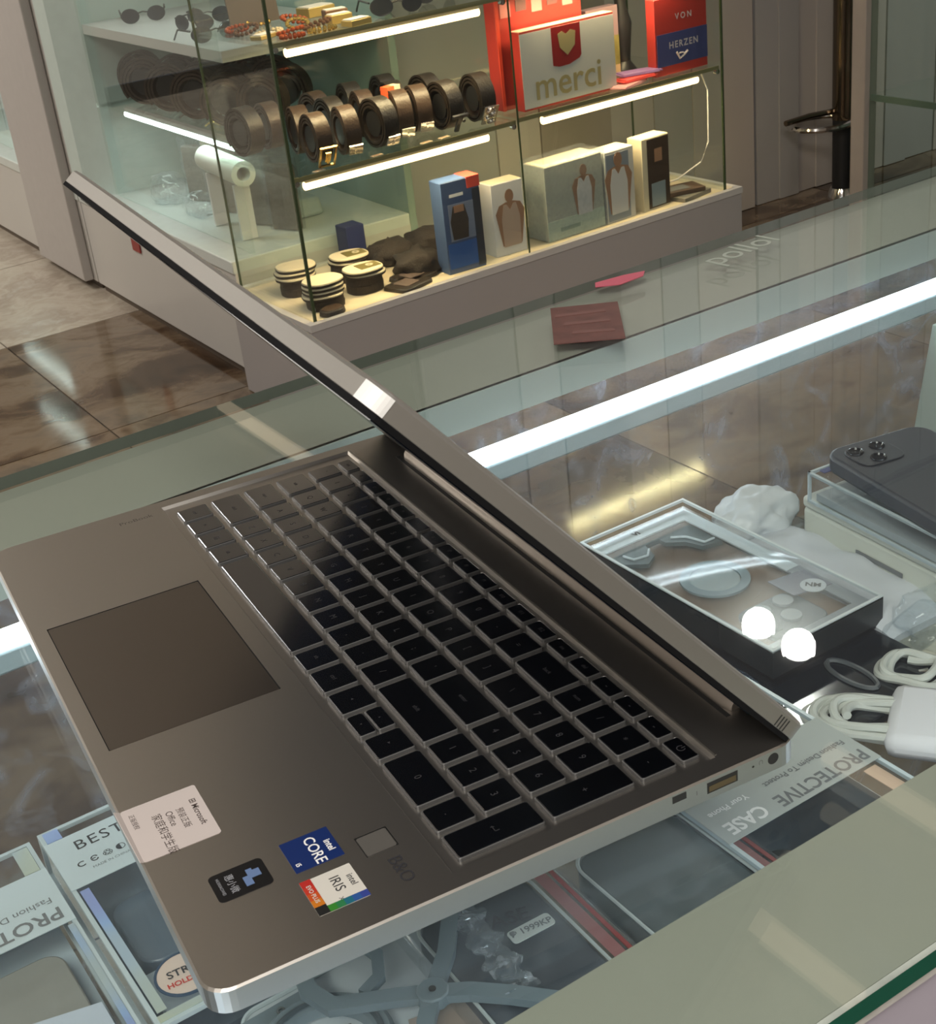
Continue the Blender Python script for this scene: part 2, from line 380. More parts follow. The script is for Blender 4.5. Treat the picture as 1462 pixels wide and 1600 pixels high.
# base body: rounded plan, straight 10 mm sides, tapering under
P = rrect(0, 0, .360, .231, .009, 6)
b = MB()
n = len(P); cx, cy = .18, .1155
def ins(P, d): return [(min(max(x, d), .36 - d) if False else x + (d if x < cx else -d) * min(1, abs(x - cx) / .16), y + (d if y < cy else -d) * min(1, abs(y - cy) / .09)) for x, y in P]
P2 = ins(P, .016)
P3 = ins(P, .0008)
vs = [(x, y, .004) for x, y in P2] + [(x, y, .0125) for x, y in P] + [(x, y, .0214) for x, y in P] + [(x, y, H) for x, y in P3]
fs = [tuple(reversed(range(n)))] + [(k * n + i, k * n + (i + 1) % n, (k + 1) * n + (i + 1) % n, (k + 1) * n + i) for k in range(3) for i in range(n)] + [tuple(range(3 * n, 4 * n))]
b.add(vs, fs, [1] + [1] * n + [1] * n + [0] * n + [0])
bm = bmesh.new()
loops = []
def loop(P_, z): 
    vs_ = [bm.verts.new((x, y, z)) for x, y in P_]; return vs_
kx0, ky0, kx1, ky1 = .0085, .0895, .3515, .1985
def rc(x0, y0, x1, y1, d=0): return [(x0 + d, y0 + d), (x1 - d, y0 + d), (x1 - d, y1 - d), (x0 + d, y1 - d)]
R0 = [loop(P2, .004), loop(P, .0125), loop(P, .0214), loop(P3, H)]
f_ = bm.faces.new(list(reversed(R0[0]))); f_.material_index = 1
for k in range(3):
    for i in range(n):
        f_ = bm.faces.new((R0[k][i], R0[k][(i + 1) % n], R0[k + 1][(i + 1) % n], R0[k + 1][i])); f_.material_index = 1 if k < 2 else 0
edges = []
def ring_edges(v):
    for i in range(len(v)):
        e1 = bm.edges.get((v[i], v[(i + 1) % len(v)])) or bm.edges.new((v[i], v[(i + 1) % len(v)])); edges.append(e1)
ring_edges(R0[3])
for (x0, y0, x1, y1, dep, sl, mi) in ((kx0, ky0, kx1, ky1, .0016, .0009, 0), (.0983, .0078, .2107, .0811, .0008, 0, 2), (.3163, .0685, .3281, .0808, .0008, 0, 2)):
    a_ = loop(rc(x0, y0, x1, y1), H); b2_ = loop(rc(x0, y0, x1, y1, sl), H - dep); ring_edges(a_)
    for i in range(4):
        f_ = bm.faces.new((a_[i], b2_[i], b2_[(i + 1) % 4], a_[(i + 1) % 4])); f_.material_index = mi
    f_ = bm.faces.new(b2_); f_.material_index = mi
bmesh.ops.triangle_fill(bm, edges=edges, use_beauty=True, normal=(0, 0, 1))
bmesh.ops.recalc_face_normals(bm, faces=bm.faces)
me = bpy.data.meshes.new('base'); bm.to_mesh(me); bm.free()
for m__ in (alu, alu_side, groove): me.materials.append(m__)
body = bpy.data.objects.new('base', me); C.objects.link(body); body.parent = lt
up = MB().box((.353, .1885, .0152), (.36006, .2020, .0200)).build('usb_port', groove, lt)
MB().box((.3535, .1893, .0158), (.36012, .2012, .0182)).build('usb_tongue', mat('usb_tan_plastic', (.10, .075, .035), .5), up)
MB().box((.3535, .1735, .0176), (.36006, .1795, .0206)).build('lock_slot', groove, lt)
MB().cyl((.3535, .2181, .0180), (.36006, .2181, .0180), .0024, 24).build('audio_jack', groove, lt)
MB().cyl((.3535, .2090, .0183), (.36006, .2090, .0183), .0005, 12).build('indicator_hole', groove, lt)
MB().prism(rrect(.0988, .0083, .2102, .0806, .0006), H - .0007, H - .0002).build('touchpad', alu_pad, lt)
MB().prism(rrect(.3168, .0690, .3276, .0803, .0008), H - .0006, H - .0001).build('fingerprint_reader', mat('reader_matte', (.20, .19, .175), .45, .6), lt)
MB().tube([(.0095, .1993, H - .0002), (.3505, .1993, H - .0002)], .0007, 8, flat=.6).build('ridge', mat('ridge_bright', (.36, .34, .31), .45, 1), lt)
for x, y in ((.03, .03), (.33, .03), (.03, .205), (.33, .205)):
    MB().box((x - .012, y - .004, 0), (x + .012, y + .004, .0041)).build('rubber_foot', black_pl, lt)
# port marks on the right side
for s, y, z, sz in (('ψ', .184, .0175, .003), ('∩', .2125, .0187, .0028)):
    text('port_mark', s, sz, grey_ink, lt, (.36005, y, z), (R(90), 0, R(90)))
# keys
key_side = mat('key_side_dark', (.10, .10, .10), .45, .3)
kz = H - .0016; kt = H + .0002
KM = {}
def key(x0, y0, x1, y1, leg=None, lsz=.0042):
    wd = round(x1 - x0, 4); dp = round(y1 - y0, 4)
    if (wd, dp) not in KM:
        q = MB(); i = .0007
        A = rrect(0, 0, wd, dp, .0009, 2); B = rrect(i * .5, i * .5, wd - i * .5, dp - i * .5, .0009, 2); D = rrect(i, i, wd - i, dp - i, .0009, 2); k = len(A)
        hz = kt - kz
        vv = [(x, y, 0) for x, y in A] + [(x, y, hz * .75) for x, y in A] + [(x, y, hz * .92) for x, y in B] + [(x, y, hz) for x, y in D]
        ff = [(a * k + j, a * k + (j + 1) % k, (a + 1) * k + (j + 1) % k, (a + 1) * k + j) for a in range(3) for j in range(k)] + [tuple(range(3 * k, 4 * k))]
        q.add(vv, ff, 0); q.m = [1] * (k * 2) + [0] * k + [0]; KM[(wd, dp)] = q.mesh('key', [key_m, key_side], False)
    o = bpy.data.objects.new('key', KM[(wd, dp)]); C.objects.link(o); o.parent = lt; o.location = (x0, y0, kz)
    if leg: text('legend', leg, lsz, legend_m, o, (wd / 2, dp / 2, kt - kz + .00004))
g = .0026
rows = {0: (.0945, .1105), 1: (.1135, .1292), 2: (.1322, .1478), 3: (.1509, .1665), 4: (.1695, .1848), 5: (.1873, .1948)}
def row(r, edges, legs):
    y0, y1 = rows[r]
    for a, b_, l in zip(edges[:-1], edges[1:], legs):
        key(a + g / 2, y0, b_ - g / 2, y1, l, .0042 if len(l or '') < 2 else .0027)
X0 = .0178; X1 = .2812; u = .01806
row(0, [X0, .0352, .0533, .0712, .0903, .1885, .2065, .2265, .2455], ['ctrl', 'fn', '⊞', 'alt', None, 'alt', 'ctrl', '◂'])
ym = (rows[0][0] + rows[0][1]) / 2
key(.2455 + g / 2, rows[0][0], .2633 - g / 2, ym - .0003, '▾', .003); key(.2455 + g / 2, ym + .0003, .2633 - g / 2, rows[0][1], '▴', .003)
key(.2633 + g / 2, rows[0][0], X1 - g / 2, rows[0][1], '▸')
row(1, [X0] + [.0535 + u * k for k in range(11)] + [X1], ['shift'] + list('ZXCVBNM,./') + ['shift'])
row(2, [X0] + [.0455 + u * k for k in range(12)] + [X1], ['caps'] + list("ASDFGHJKL;'") + ['enter'])
row(3, [X0] + [.0410 + u * k for k in range(13)] + [X1], ['tab'] + list('QWERTYUIOP[]') + ['\\'])
row(4, [X0] + [.0340 + u * k for k in range(13)] + [X1], list('`1234567890-=') + ['back'])
fe = [X0 + (X1 - X0) * k / 15 for k in range(16)]
row(5, fe, ['esc'] + ['f%d' % k for k in range(1, 13)] + ['ins', 'del'])
NX = [X1, .2980, .3148, .3316, .3484]
row(5, NX, ['-', '-', '-', '⏻'])
row(4, NX, ['num', '/', '*', '-'])
row(3, NX[:4], list('789')); row(2, NX[:4], list('456')); row(1, NX[:4], list('123'))
key(NX[0] + g / 2, rows[0][0], NX[2] - g / 2, rows[0][1], '0'); key(NX[2] + g / 2, rows[0][0], NX[3] - g / 2, rows[0][1], '.')
key(NX[3] + g / 2, rows[2][0], NX[4] - g / 2, rows[3][1], '+'); key(NX[3] + g / 2, rows[0][0], NX[4] - g / 2, rows[1][1], '↵')
# stickers: printed labels, each a thin sheet with its print
ZS = H + .0001
def sticker(poly, m, label, name='sticker', h=.00015):
    return lab(MB().prism(poly, H, H + h).build(name, m, lt), label)
st = sticker(rrect(.2520, .0010, .2852, .0300, .0012), mat('sticker_white', (.56, .50, .48), .5, 0, .02, 50), 'white software licence sticker with its left edge curling up')
zt = ZS + .0001
MB().add([(.2520, -.0012, H + .0010), (.2520, .0010, H + .00012), (.2852, .0010, H + .00012), (.2852, -.0004, H + .0006), (.2520, -.0010, H + .0012), (.2852, -.0002, H + .0008)], [(0, 3, 2, 1), (1, 2, 5, 4), (0, 4, 5, 3)], 0).build('curl', MATS['sticker_white'], st)
def stx(parent, s, x, y, sz, m, align='LEFT', bold=0, spacing=1): return text('print', s, sz, m, parent, (x, y, zt), align=align, bold=bold, spacing=spacing)
dk = mat('sticker_brown_ink', (.07, .05, .045), .6)
stx(st, '⊞ Microsoft', .2600, .0262, .0034, dk, bold=.00004); stx(st, '预装正版', .2625, .0205, .0032, dk); stx(st, 'Office', .2622, .0165, .0038, dk)
stx(st, '家庭和学生版', .2612, .0118, .0042, dk); stx(st, '正版授权', .2560, .0040, .0024, dk)
st = sticker(rrect(.3060, .0173, .3212, .0370, .002), mat('sticker_black', (.008, .008, .009), .35), 'black rounded sticker with a blue lightning mark')
bm_ = mat('sticker_blue_mark', (.12, .19, .36), .5)
MB().prism([(.3098, .0300), (.3130, .0300), (.3130, .0280), (.3180, .0280), (.3180, .0308), (.3148, .0308), (.3148, .0345), (.3110, .0345), (.3110, .0322), (.3098, .0322)], H + .0001, H + .0003).build('mark', bm_, st)
gi = mat('sticker_grey_ink', (.32, .33, .36), .6)
stx(st, '惠小微', .3085, .0238, .0034, gi); stx(st, 'HUIXIAOWEI', .3085, .0200, .0016, gi)
cb = mat('sticker_core_blue', (.008, .024, .12), .35, 0, .05, 60)
st = sticker(rrect(.3042, .0446, .3218, .0628, .0003), cb, 'blue square processor sticker')
stx(st, 'intel', .3110, .0600, .0036, white_ink, bold=.00008); stx(st, 'CORE', .3062, .0545, .0058, white_ink, bold=.00006); stx(st, 'i5', .3172, .0468, .0026, white_ink, bold=.00006)
iw = mat('sticker_iris_white', (.62, .60, .55), .5, 0, .02)
st = sticker(rrect(.3270, .0435, .3458, .0621, .0003), iw, 'white graphics sticker with a rainbow edge')
stx(st, 'intel', .3322, .0597, .0034, ink, bold=.00004); stx(st, 'IRIS', .3302, .0545, .0052, ink, bold=.00002); stx(st, 'Xe', .3412, .0530, .0024, ink)
hues = [(.42, .02, .015), (.46, .03, .015), (.50, .07, .01), (.52, .16, .01)]
for k, h_ in enumerate(hues):
    MB().box((.3270 + k * .0036, .0435, H + .0001), (.3270 + (k + 1) * .0036, .0475, H + .0003)).build('colour_band', mat('iris_%d' % k, h_, .5), st)
MB().box((.3414, .0435, H + .0001), (.3458, .0475, H + .0003)).build('colour_band', mat('iris_black', (.01, .01, .01), .5), st)
for k, h_ in enumerate([(.03, .20, .02), (.02, .17, .06), (.01, .12, .18), (.02, .08, .28), (.03, .05, .25)]):
    MB().box((.3426, .0475 + k * .00292, H + .0001), (.3458, .0475 + (k + 1) * .00292, H + .0003)).build('colour_band', mat('iris_b%d' % k, h_, .5), st)
text('print', 'EVO PLUS', .0022, iw, st, (.3348, .0455, H + .0004), bold=.00003)
# the maker's embossed sound mark by the reader
text('sound_mark', 'B&O', .0072, ink, lt, (.3400, .0760, H + .00012), bold=.00002)
text('print', 'ProBook', .0050, mat('deck_faint_ink', (.26, .24, .22), .4, .8), lt, (.0140, .0740, H + .00004), (0, 0, R(90)))
# lid: hinged at the back, leaning forward over the keyboard
lid = bpy.data.objects.new('lid', None)
th = R(50.36); hy = .2270; L = .2305; T = .0068
# lid frame: local x across, local y up along the lid, local z = towards outer shell
lm = Matrix.Translation((0, hy, H)) @ Matrix(((1, 0, 0, 0), (0, -math.cos(th), math.sin(th), 0), (0, math.sin(th), math.cos(th), 0), (0, 0, 0, 1)))
q = MB()
A = rrect(0, -.004, .360, L, .008, 6); k = len(A)
def insl(P, d): return [(x + (d if x < .18 else -d) * min(1, abs(x - .18) / .17), y + (d if y < L / 2 else -d) * min(1, abs(y - L / 2) / .10)) for x, y in P]
rings = [(insl(A, .0004), .0000), (A, .0004), (A, .0062), (insl(A, .0008), .0072), (insl(A, .004), .0078)]
vs = [(x, y, z) for P_, z in rings for x, y in P_]
fs = [tuple(reversed(range(k)))] + [(a * k + j, a * k + (j + 1) % k, (a + 1) * k + (j + 1) % k, (a + 1) * k + j) for a in range(4) for j in range(k)] + [tuple(range(4 * k, 5 * k))]
q.add(vs, fs, 0)
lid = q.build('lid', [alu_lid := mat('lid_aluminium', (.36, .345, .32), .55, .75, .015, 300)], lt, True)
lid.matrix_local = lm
MB().prism(rrect(.0001, -.003, .3599, L + .0001, .008, 6), -.0018, .0002).build('bezel', bezel_m, lid)
MB().prism(rrect(.0080, .018, .3520, L - .010, .001, 2), -.0022, -.0019).build('screen', screen_m, lid)
MB().box((.3515, L - .0085, -.0006), (.3600, L + .0004, .0050)).build('corner_glint', mat('corner_bright', (.85, .85, .84), .35, .6), lid, bevel=.0012) if False else None
MB().prism([(.352 + .0082 * math.cos(R(a)), L - .008 + .0082 * math.sin(R(a))) for a in range(5, 86, 10)] + [(.352 + .005 * math.cos(R(a)), L - .008 + .005 * math.sin(R(a))) for a in range(85, 4, -10)], .0003, .0064).build('corner_glint_piece', mat('corner_bright', (.85, .85, .84), .4, 0), lid)  # glint on the lid corner, made as a pale sliver
MB().box((.0, -.004, .0008), (.0001, .01, .0009)).build('lid_edge', alu_lid, lid)
for yy in (.008, .0098, .0116, .0134): MB().box((.3597, yy, .0004), (.36015, yy + .0005, .0052)).build('vent_slot', groove, lid)
# hinge barrel
hb = MB()
prof = [(-.0040, 0), (-.0036, .0030), (-.0018, .0052), (.0006, .0058), (.0030, .0046), (.0038, .002), (.0038, 0)]
vs = []
for x, s_ in ((.0375, .75), (.0400, 1), (.3280, 1), (.3320, .6)):
    vs += [(x, .2228 + y * s_, H + .0001 + z * (.3 + .7 * s_)) for y, z in prof]
k = len(prof)
fs = [tuple(reversed(range(k))), tuple(range(3 * k, 4 * k))] + [(a * k + j, a * k + (j + 1) % k, (a + 1) * k + (j + 1) % k, (a + 1) * k + j) for a in range(3) for j in range(k)]
hb.add(vs, fs, 0).build('hinge_bar', mat('hinge_aluminium', (.66, .61, .56), .42, 1, .01, 200), lt, True)
MB().box((.034, .2165, H - .0002), (.334, .2186, H + .0001)).build('hinge_gap', groove, lt)
MB().box((.034, .2270, H - .0002), (.334, .2300, H + .0006)).build('hinge_gap', groove, lt)
# ================================================================ GLASS TOWER CASE (warm lit) opposite the counter
TA = Vector((-1.97, 1.11, 0)); TR = R(2.0); TSY = 1.032
def t2(x, y, z=0):
    d = Matrix.Rotation(TR, 3, 'Z') @ Vector((x - TA.x, (y - TA.y) * TSY, 0)); return Vector((TA.x + d.x, TA.y + d.y, z))
def tt(name, label, cat, x, y, z, rz=0, group=None): return thing(name, label, cat, t2(x, y, z), TR + rz, group)
def tl(o, x, y, z): o.location = (x - 0, y, z); return o
tw = thing('glass_tower_case', 'glass display tower with warm lit shelves on a white plinth, opposite the counter', 'display case', (TA.x, TA.y, 0), TR)
ox, oy = TA.x, TA.y; tw.scale = (1, TSY, 1)
def B2(mb, a, b, mi=0): return mb.box((a[0] - ox, a[1] - oy, a[2]), (b[0] - ox, b[1] - oy, b[2]), mi)
ZB = -.655
B2(MB(), (-2.355, 1.11, FZ + .001), (-1.97, 2.355, ZB - .012)).build('plinth', mat('plinth_laminate', (.40, .375, .37), .45, 0, .03, 5), tw, bevel=.002)
rim = MB()
for a, b in (((-2.357, 1.108), (-1.968, 1.124)), ((-2.357, 2.342), (-1.968, 2.357)), ((-1.984, 1.124), (-1.968, 2.342)), ((-2.357, 1.124), (-2.341, 2.342))):
    B2(rim, (*a, ZB - .012), (*b, ZB + .004))
rim.build('plinth_rim', mat('plinth_rim_white', (.55, .53, .51), .4), tw)
B2(MB(), (-2.341, 1.124, ZB - .012), (-1.984, 2.342, ZB - .002)).build('plinth_top', mat('plinth_top_cream', (.60, .52, .38), .45, 0, .05, 10), tw)
gx = -1.990; ZT = .62
for a, b, nm in (((gx - .005, 1.130, ZB), (gx, 1.700, ZT), 'front'), ((gx - .005, 1.7035, ZB), (gx, 2.320, ZT), 'front'), ((-2.335, 1.130, ZB), (gx - .0055, 1.135, ZT), 'side'), ((-2.335, 2.315, ZB), (gx - .0055, 2.320, ZT), 'side'), ((-2.340, 1.130, ZB), (-2.3355, 2.320, ZT), 'back')):
    B2(MB(), a, b).build('glass_pane', gl, tw)
ge = MB()
for x, y, w_ in ((gx, 1.1335, .004), (gx - .001, 1.702, .002), (-2.336, 1.1335, .0028), (gx, 2.3185, .0035), (-2.336, 2.3185, .0028)):
    m1 = MB(); B2(m1, (x - w_, y - w_, ZB), (x + .0008, y + w_ * .6, ZT)); m1.build('glass_edge', mat('tower_glass_edge', (.05, .075, .035), .25), tw)
def shelf(y0, y1, z, name='glass_shelf'):
    return B2(MB(), (-2.333, y0, z - .008), (gx - .008, y1, z)).build(name, [gl], tw)
for y0, y1, z in ((1.137, 1.699, -.345), (1.137, 1.699, -.075), (1.137, 1.699, .20), (1.706, 2.312, -.342), (1.706, 2.312, -.06), (1.706, 2.312, .21)):
    shelf(y0, y1, z)
    m1 = MB(); B2(m1, (gx - .0085, y0, z - .009), (gx - .0065, y1, z + .0005)); m1.build('shelf_edge', mat('shelf_edge_glass', (.22, .20, .10), .2), tw)
for y, z in ((1.145, -.352), (1.145, -.082), (1.693, -.352), (1.693, -.082), (2.308, -.35), (2.308, -.068)):
    m1 = MB(); m1.cyl((gx - .016 - ox, y - oy, z - .006), (gx - .006 - ox, y - oy, z - .006), .006, 12); m1.build('shelf_clip', chrome, tw, True)
# warm LED tubes under the shelves
def led_tube(y0, y1, z, x, label):
    c = t2(x, (y0 + y1) / 2, z); h = (y1 - y0) / 2 * TSY
    t = thing('led_tube', label, 'light', c, TR, group='warm LED tubes of the glass tower')
    MB().box((-.008, -h, -.001), (.006, h, .009)).build('housing', mat('led_housing_cream', (.55, .50, .36), .4), t)
    MB().cyl((0, -h, -.005), (0, h, -.005), .009, 12).build('diffuser', warm_led, t, True)
    l = bpy.data.lights.new('lamp', 'AREA'); l.shape = 'RECTANGLE'; l.size = .03; l.size_y = 2 * h; l.energy = 2.3; l.color = (1, .76, .42)
    o = bpy.data.objects.new('lamp', l); C.objects.link(o); o.parent = t; o.location = (-.02, 0, -.022)
led_tube(1.165, 1.625, -.362, -2.006, 'warm LED tube under the belt shelf of the glass tower')
led_tube(1.170, 1.632, -.093, -2.006, 'warm LED tube above the belts, under the jewellery shelf')
led_tube(1.779, 2.247, -.358, -2.006, 'warm LED tube under the chocolate box shelf')
led_tube(1.789, 2.200, -.078, -2.006, 'warm LED tube above the white chocolate box, cut by the top of the photo')
led_tube(1.170, 1.600, .182, -2.006, 'warm LED tube of the glass tower above the jewellery shelf')
# cable inside the right end of the tower
tag(MB().tube([t2(-2.03, 2.285, -.36), t2(-2.025, 2.300, -.40), t2(-2.03, 2.304, -.46), t2(-2.03, 2.302, -.53), t2(-2.04, 2.285, -.58), t2(-2.08, 2.24, -.62), t2(-2.15, 2.20, ZB + .004)], .0022, 6).build('power_cable', white_card, smooth=True), 'thin white cable hanging inside the right end of the glass tower', 'cable')
tag(MB().tube([t2(-2.03, 1.150, -.45), t2(-2.02, 1.148, -.53), t2(-2.03, 1.152, -.60), t2(-2.05, 1.165, ZB + .004)], .002, 6).build('power_cable', white_card, smooth=True), 'thin white cable hanging inside the near left corner of the glass tower', 'cable')

# ---- rolled belts
def belt_mesh(r1, w_, lm, seed):
    rr = random.Random(seed); q = MB(); N = 66; turns = 2.6; r0 = r1 * .62; th_ = .0042; vs = []
    for i in range(N + 1):
        a = 2 * math.pi * turns * i / N + rr.random() * 0; r = r0 + (r1 - r0) * i / N
        for dr, yy in ((0, -w_ / 2), (th_, -w_ / 2), (th_, w_ / 2), (0, w_ / 2)):
            vs.append(((r + dr) * math.cos(a), yy, (r + dr) * math.sin(a)))
    fs = [(i * 4 + j, i * 4 + (j + 1) % 4, (i + 1) * 4 + (j + 1) % 4, (i + 1) * 4 + j) for i in range(N) for j in range(4)] + [(3, 2, 1, 0), (N * 4, N * 4 + 1, N * 4 + 2, N * 4 + 3)]
    q.add(vs, fs, 0); return q.mesh('strap', lm, True)
strap_a = belt_mesh(.046, .036, leather, 1); strap_b = belt_mesh(.044, .034, leather2, 2)
core_a = MB().cyl((0, -.014, 0), (0, .014, 0), .027, 24).mesh('core', black_pl)
def buckle_mb(kind, m):
    q = MB()
    if kind == 'frame':
        W_, H_, t_ = .019, .026, .004
        q.box((-.002, -W_, -H_), (.002, -W_ + t_, H_)).box((-.002, W_ - t_, -H_), (.002, W_, H_)).box((-.002, -W_, H_ - t_), (.002, W_, H_)).box((-.002, -W_, -H_), (.002, W_, -H_ + t_))
        q.box((.0, -.006, -.012), (.003, .006, .012)).box((.003, -.0025, -.016), (.005, .0025, .010))
    elif kind == 'tee':
        q.box((-.002, -.020, .014), (.003, .020, .022)).box((-.002, -.005, -.024), (.003, .005, .014)).cyl((.002, .012, .004), (.004, .012, .004), .004, 12)
    elif kind == 'eight':
        q.box((-.002, -.018, -.024), (.001, .018, .024))
        for z in (-.011, .011): q.tube([(.003, .010 * math.cos(a * math.pi / 8), z + .010 * math.sin(a * math.pi / 8)) for a in range(16)], .0025, 6, closed=True)
    else:
        q.box((-.0015, -.015, -.012), (.0015, .015, .012)).box((.0015, -.002, -.010), (.003, .002, .010))
    return q.mesh('buckle', m, False)
BK = {'gold': buckle_mb('frame', gold), 'silver': buckle_mb('frame', chrome), 'tee': buckle_mb('tee', mat('blackened_metal', (.10, .10, .11), .3, .9)), 'eight': buckle_mb('eight', chrome), 'plate': buckle_mb('plate', chrome)}
def belt(x, y, z, rz, sc_, strap, bk, label, group, ang=-35, tower=True, cr=.046):
    p = t2(x, y, z) if tower else Vector((x, y, z))
    t = thing('rolled_belt', label, 'belt', p, (TR if tower else 0) + rz, group)
    o = bpy.data.objects.new('strap', strap); C.objects.link(o); o.parent = t; o.scale = (sc_, 1, sc_)
    o = bpy.data.objects.new('core', core_a); C.objects.link(o); o.parent = t; o.scale = (sc_ * .9, 1, sc_ * .9)
    if bk:
        a = R(ang); r = (cr + .007) * sc_
        o = bpy.data.objects.new('buckle', BK[bk]); C.objects.link(o); o.parent = t; o.location = (r * math.cos(a), 0, r * math.sin(a)); o.rotation_euler = (0, -a, 0)
    return t
gB = 'rolled belts on the shelf of the glass tower'
zb = -.345 + .0585
bl = [(-2.052, 1.232, 0, 'gold', strap_b, 'rolled brown leather belt with a gold frame buckle, nearest the tower corner'),
 (-2.050, 1.303, .0, 'plate', strap_b, 'rolled dark brown belt just right of the one with the gold buckle'),
 (-2.048, 1.382, .0, 'plate', strap_a, 'rolled black belt in the middle of the front row, above the warm tube'),
 (-2.078, 1.452, .0, 'plate', strap_b, 'rolled brown belt under the small orange red box'),
 (-2.055, 1.555, .0, 'tee', strap_a, 'rolled black belt with a dark T-shaped buckle'),
 (-2.050, 1.640, .0, 'eight', strap_a, 'black rolled belt with silver twin-ring buckle at the right end'),
 (-2.085, 1.505, .0, 'plate', strap_b, 'rolled brown belt touching the left of the black belt with the T buckle'),
 (-2.165, 1.580, .0, None, strap_a, 'rolled black belt in the second row between the T buckle and twin-ring belts'),
 (-2.155, 1.250, .0, None, strap_b, 'rolled brown belt in the second row at the left glass corner'),
 (-2.160, 1.330, .0, 'plate', strap_a, 'rolled black belt in the second row behind the brown belt'),
 (-2.160, 1.412, .0, 'plate', strap_b, 'rolled brown belt in the second row, middle'),
 (-2.170, 1.495, .0, None, strap_a, 'rolled black belt in the second row behind the T buckle belt'),
 (-2.265, 1.235, .0, None, strap_b, 'rolled brown belt in the back row seen through the left side pane'),
 (-2.265, 1.175, -.01, None, strap_a, 'rolled black belt leaning by the left side pane, back corner'),
 (-2.262, 1.440, .03, None, strap_a, 'rolled black belt in the back row, second from its right end'),
 (-2.262, 1.530, .03, None, strap_a, 'rolled black belt at the right end of the back row'),
 (-2.262, 1.350, .03, None, strap_b, 'rolled dark brown belt in the back row behind the middle belts')]
for k, (x, y, dz, bk, s_, lb) in enumerate(bl):
    belt(x, y, zb, R(random.uniform(-16, 10)), 1.14, s_, bk, lb, gB, -32)
# price tags lying by the belts
gT = 'cream price tags on the belt shelf'
for k, (x, y, lb) in enumerate(((-2.010, 1.205, 'small orange and cream price tag at the left end of the belt shelf'), (-2.010, 1.345, 'small cream price tag below the second belt of the front row'), (-2.010, 1.470, 'small cream price tag left of the T buckle belt'), (-2.012, 1.518, 'small cream price tag just below the T buckle belt'))):
    t = tt('price_tag', lb, 'price tag', x, y, -.345, R(8), gT)
    MB().box((-.006, -.014, 0), (.006, .014, .0015)).build('card', mat('tag_cream', (.62, .50, .36), .5), t)
    MB().box((-.003, -.010, .0015), (.001, .010, .0018)).build('print', mat('tag_print', (.35, .16, .08), .5), t)
t = tt('red_box', 'small orange red and white box standing among the back belts', 'box', -2.105, 1.455, -.240, R(10))
MB().box((-.012, -.02, -.012), (.012, 0, .012)).build('red_half', mat('orange_red', (.75, .12, .04), .5), t); MB().box((-.012, 0, -.012), (.012, .018, .012)).build('cream_half', mat('cream_print', (.62, .55, .40), .5), t)
# ---- top shelf: necklaces, bracelets, sunglasses
gJ = 'bead strings on the jewellery shelf'
bead = MB(); bead.lathe([(0, -.0035), (.0025, -.0025), (.0035, 0), (.0025, .0025), (0, .0035)], 8)
cols = {'amber': mat('amber_beads', (.36, .07, .02), .25), 'gold': mat('gold_beads', (.62, .42, .12), .25, .9), 'cream': mat('cream_beads', (.66, .55, .36), .3), 'brown': mat('brown_beads', (.10, .045, .02), .3)}
BM = {k: bead.mesh('bead', v, True) for k, v in cols.items()}
def beads(x, y, z, r1, r2, c, lb, n=16, rz=0, tilt=0):
    t = tt('bead_bracelet', lb, 'bracelet', x, y, z, rz, gJ)
    for i in range(n):
        a = 2 * math.pi * i / n; o = bpy.data.objects.new('bead', BM[c]); C.objects.link(o); o.parent = t
        o.location = (r1 * math.cos(a), r2 * math.sin(a), .0035 + tilt * (1 + math.cos(a))); o.scale = (1.35,) * 3
    return t
zs = -.075
for k, (x, y, c, lb) in enumerate([(-2.015, 1.195, 'amber', 'amber bead bracelet nearest the left corner on the jewellery shelf'), (-2.060, 1.215, 'amber', 'amber bead bracelet overlapping the one at the corner'), (-2.02, 1.265, 'gold', 'gold bead bracelet beside the amber ones'),
    (-2.075, 1.285, 'brown', 'brown bead bracelet behind the gold one'), (-2.115, 1.195, 'cream', 'cream bead bracelet near the left side pane'), (-2.185, 1.180, 'brown', 'brown bead bracelet seen through the left side pane'), (-2.25, 1.19, 'amber', 'amber bead bracelet at the far back corner behind the side pane'), (-2.13, 1.27, 'gold', 'gold bead bracelet in the middle of the jewellery shelf'), (-2.29, 1.26, 'gold', 'gold bead bracelet at the back edge of the shelf'), (-2.20, 1.30, 'amber', 'amber bead bracelet in the back row by the gold boxes')]):
    beads(x, y, zs, .028, .022, c, lb, 16, R(k * 23), .006 if k % 2 else .002)
def gold_box(x, y, w_, d_, h_, m, lb, rz=0):
    t = tt('jewellery_box', lb, 'box', x, y, zs, R(rz), 'small boxes on the jewellery shelf')
    MB().box((-d_ / 2, -w_ / 2, 0), (d_ / 2, w_ / 2, h_)).build('box_base', m, t, bevel=.001); MB().box((-d_ / 2 + .003, -w_ / 2 + .003, h_), (d_ / 2 - .003, w_ / 2 - .003, h_ + .002)).build('insert', white_card, t)
gy = mat('gold_card', (.60, .45, .16), .3, .6)
gold_box(-2.02, 1.345, .055, .035, .012, gy, 'flat gold jewellery box at the front edge of the shelf', 10)
gold_box(-2.09, 1.345, .05, .03, .018, gy, 'gold jewellery box behind the flat one'); gold_box(-2.15, 1.37, .05, .03, .02, mat('brown_box', (.16, .08, .04), .4), 'brown jewellery box beside the sunglasses', -12)
gold_box(-2.25, 1.38, .07, .05, .02, gy, 'gold jewellery box in the back row', 5); gold_box(-2.09, 1.17, .05, .03, .008, gy, 'thin gold card box near the left side pane', 20)
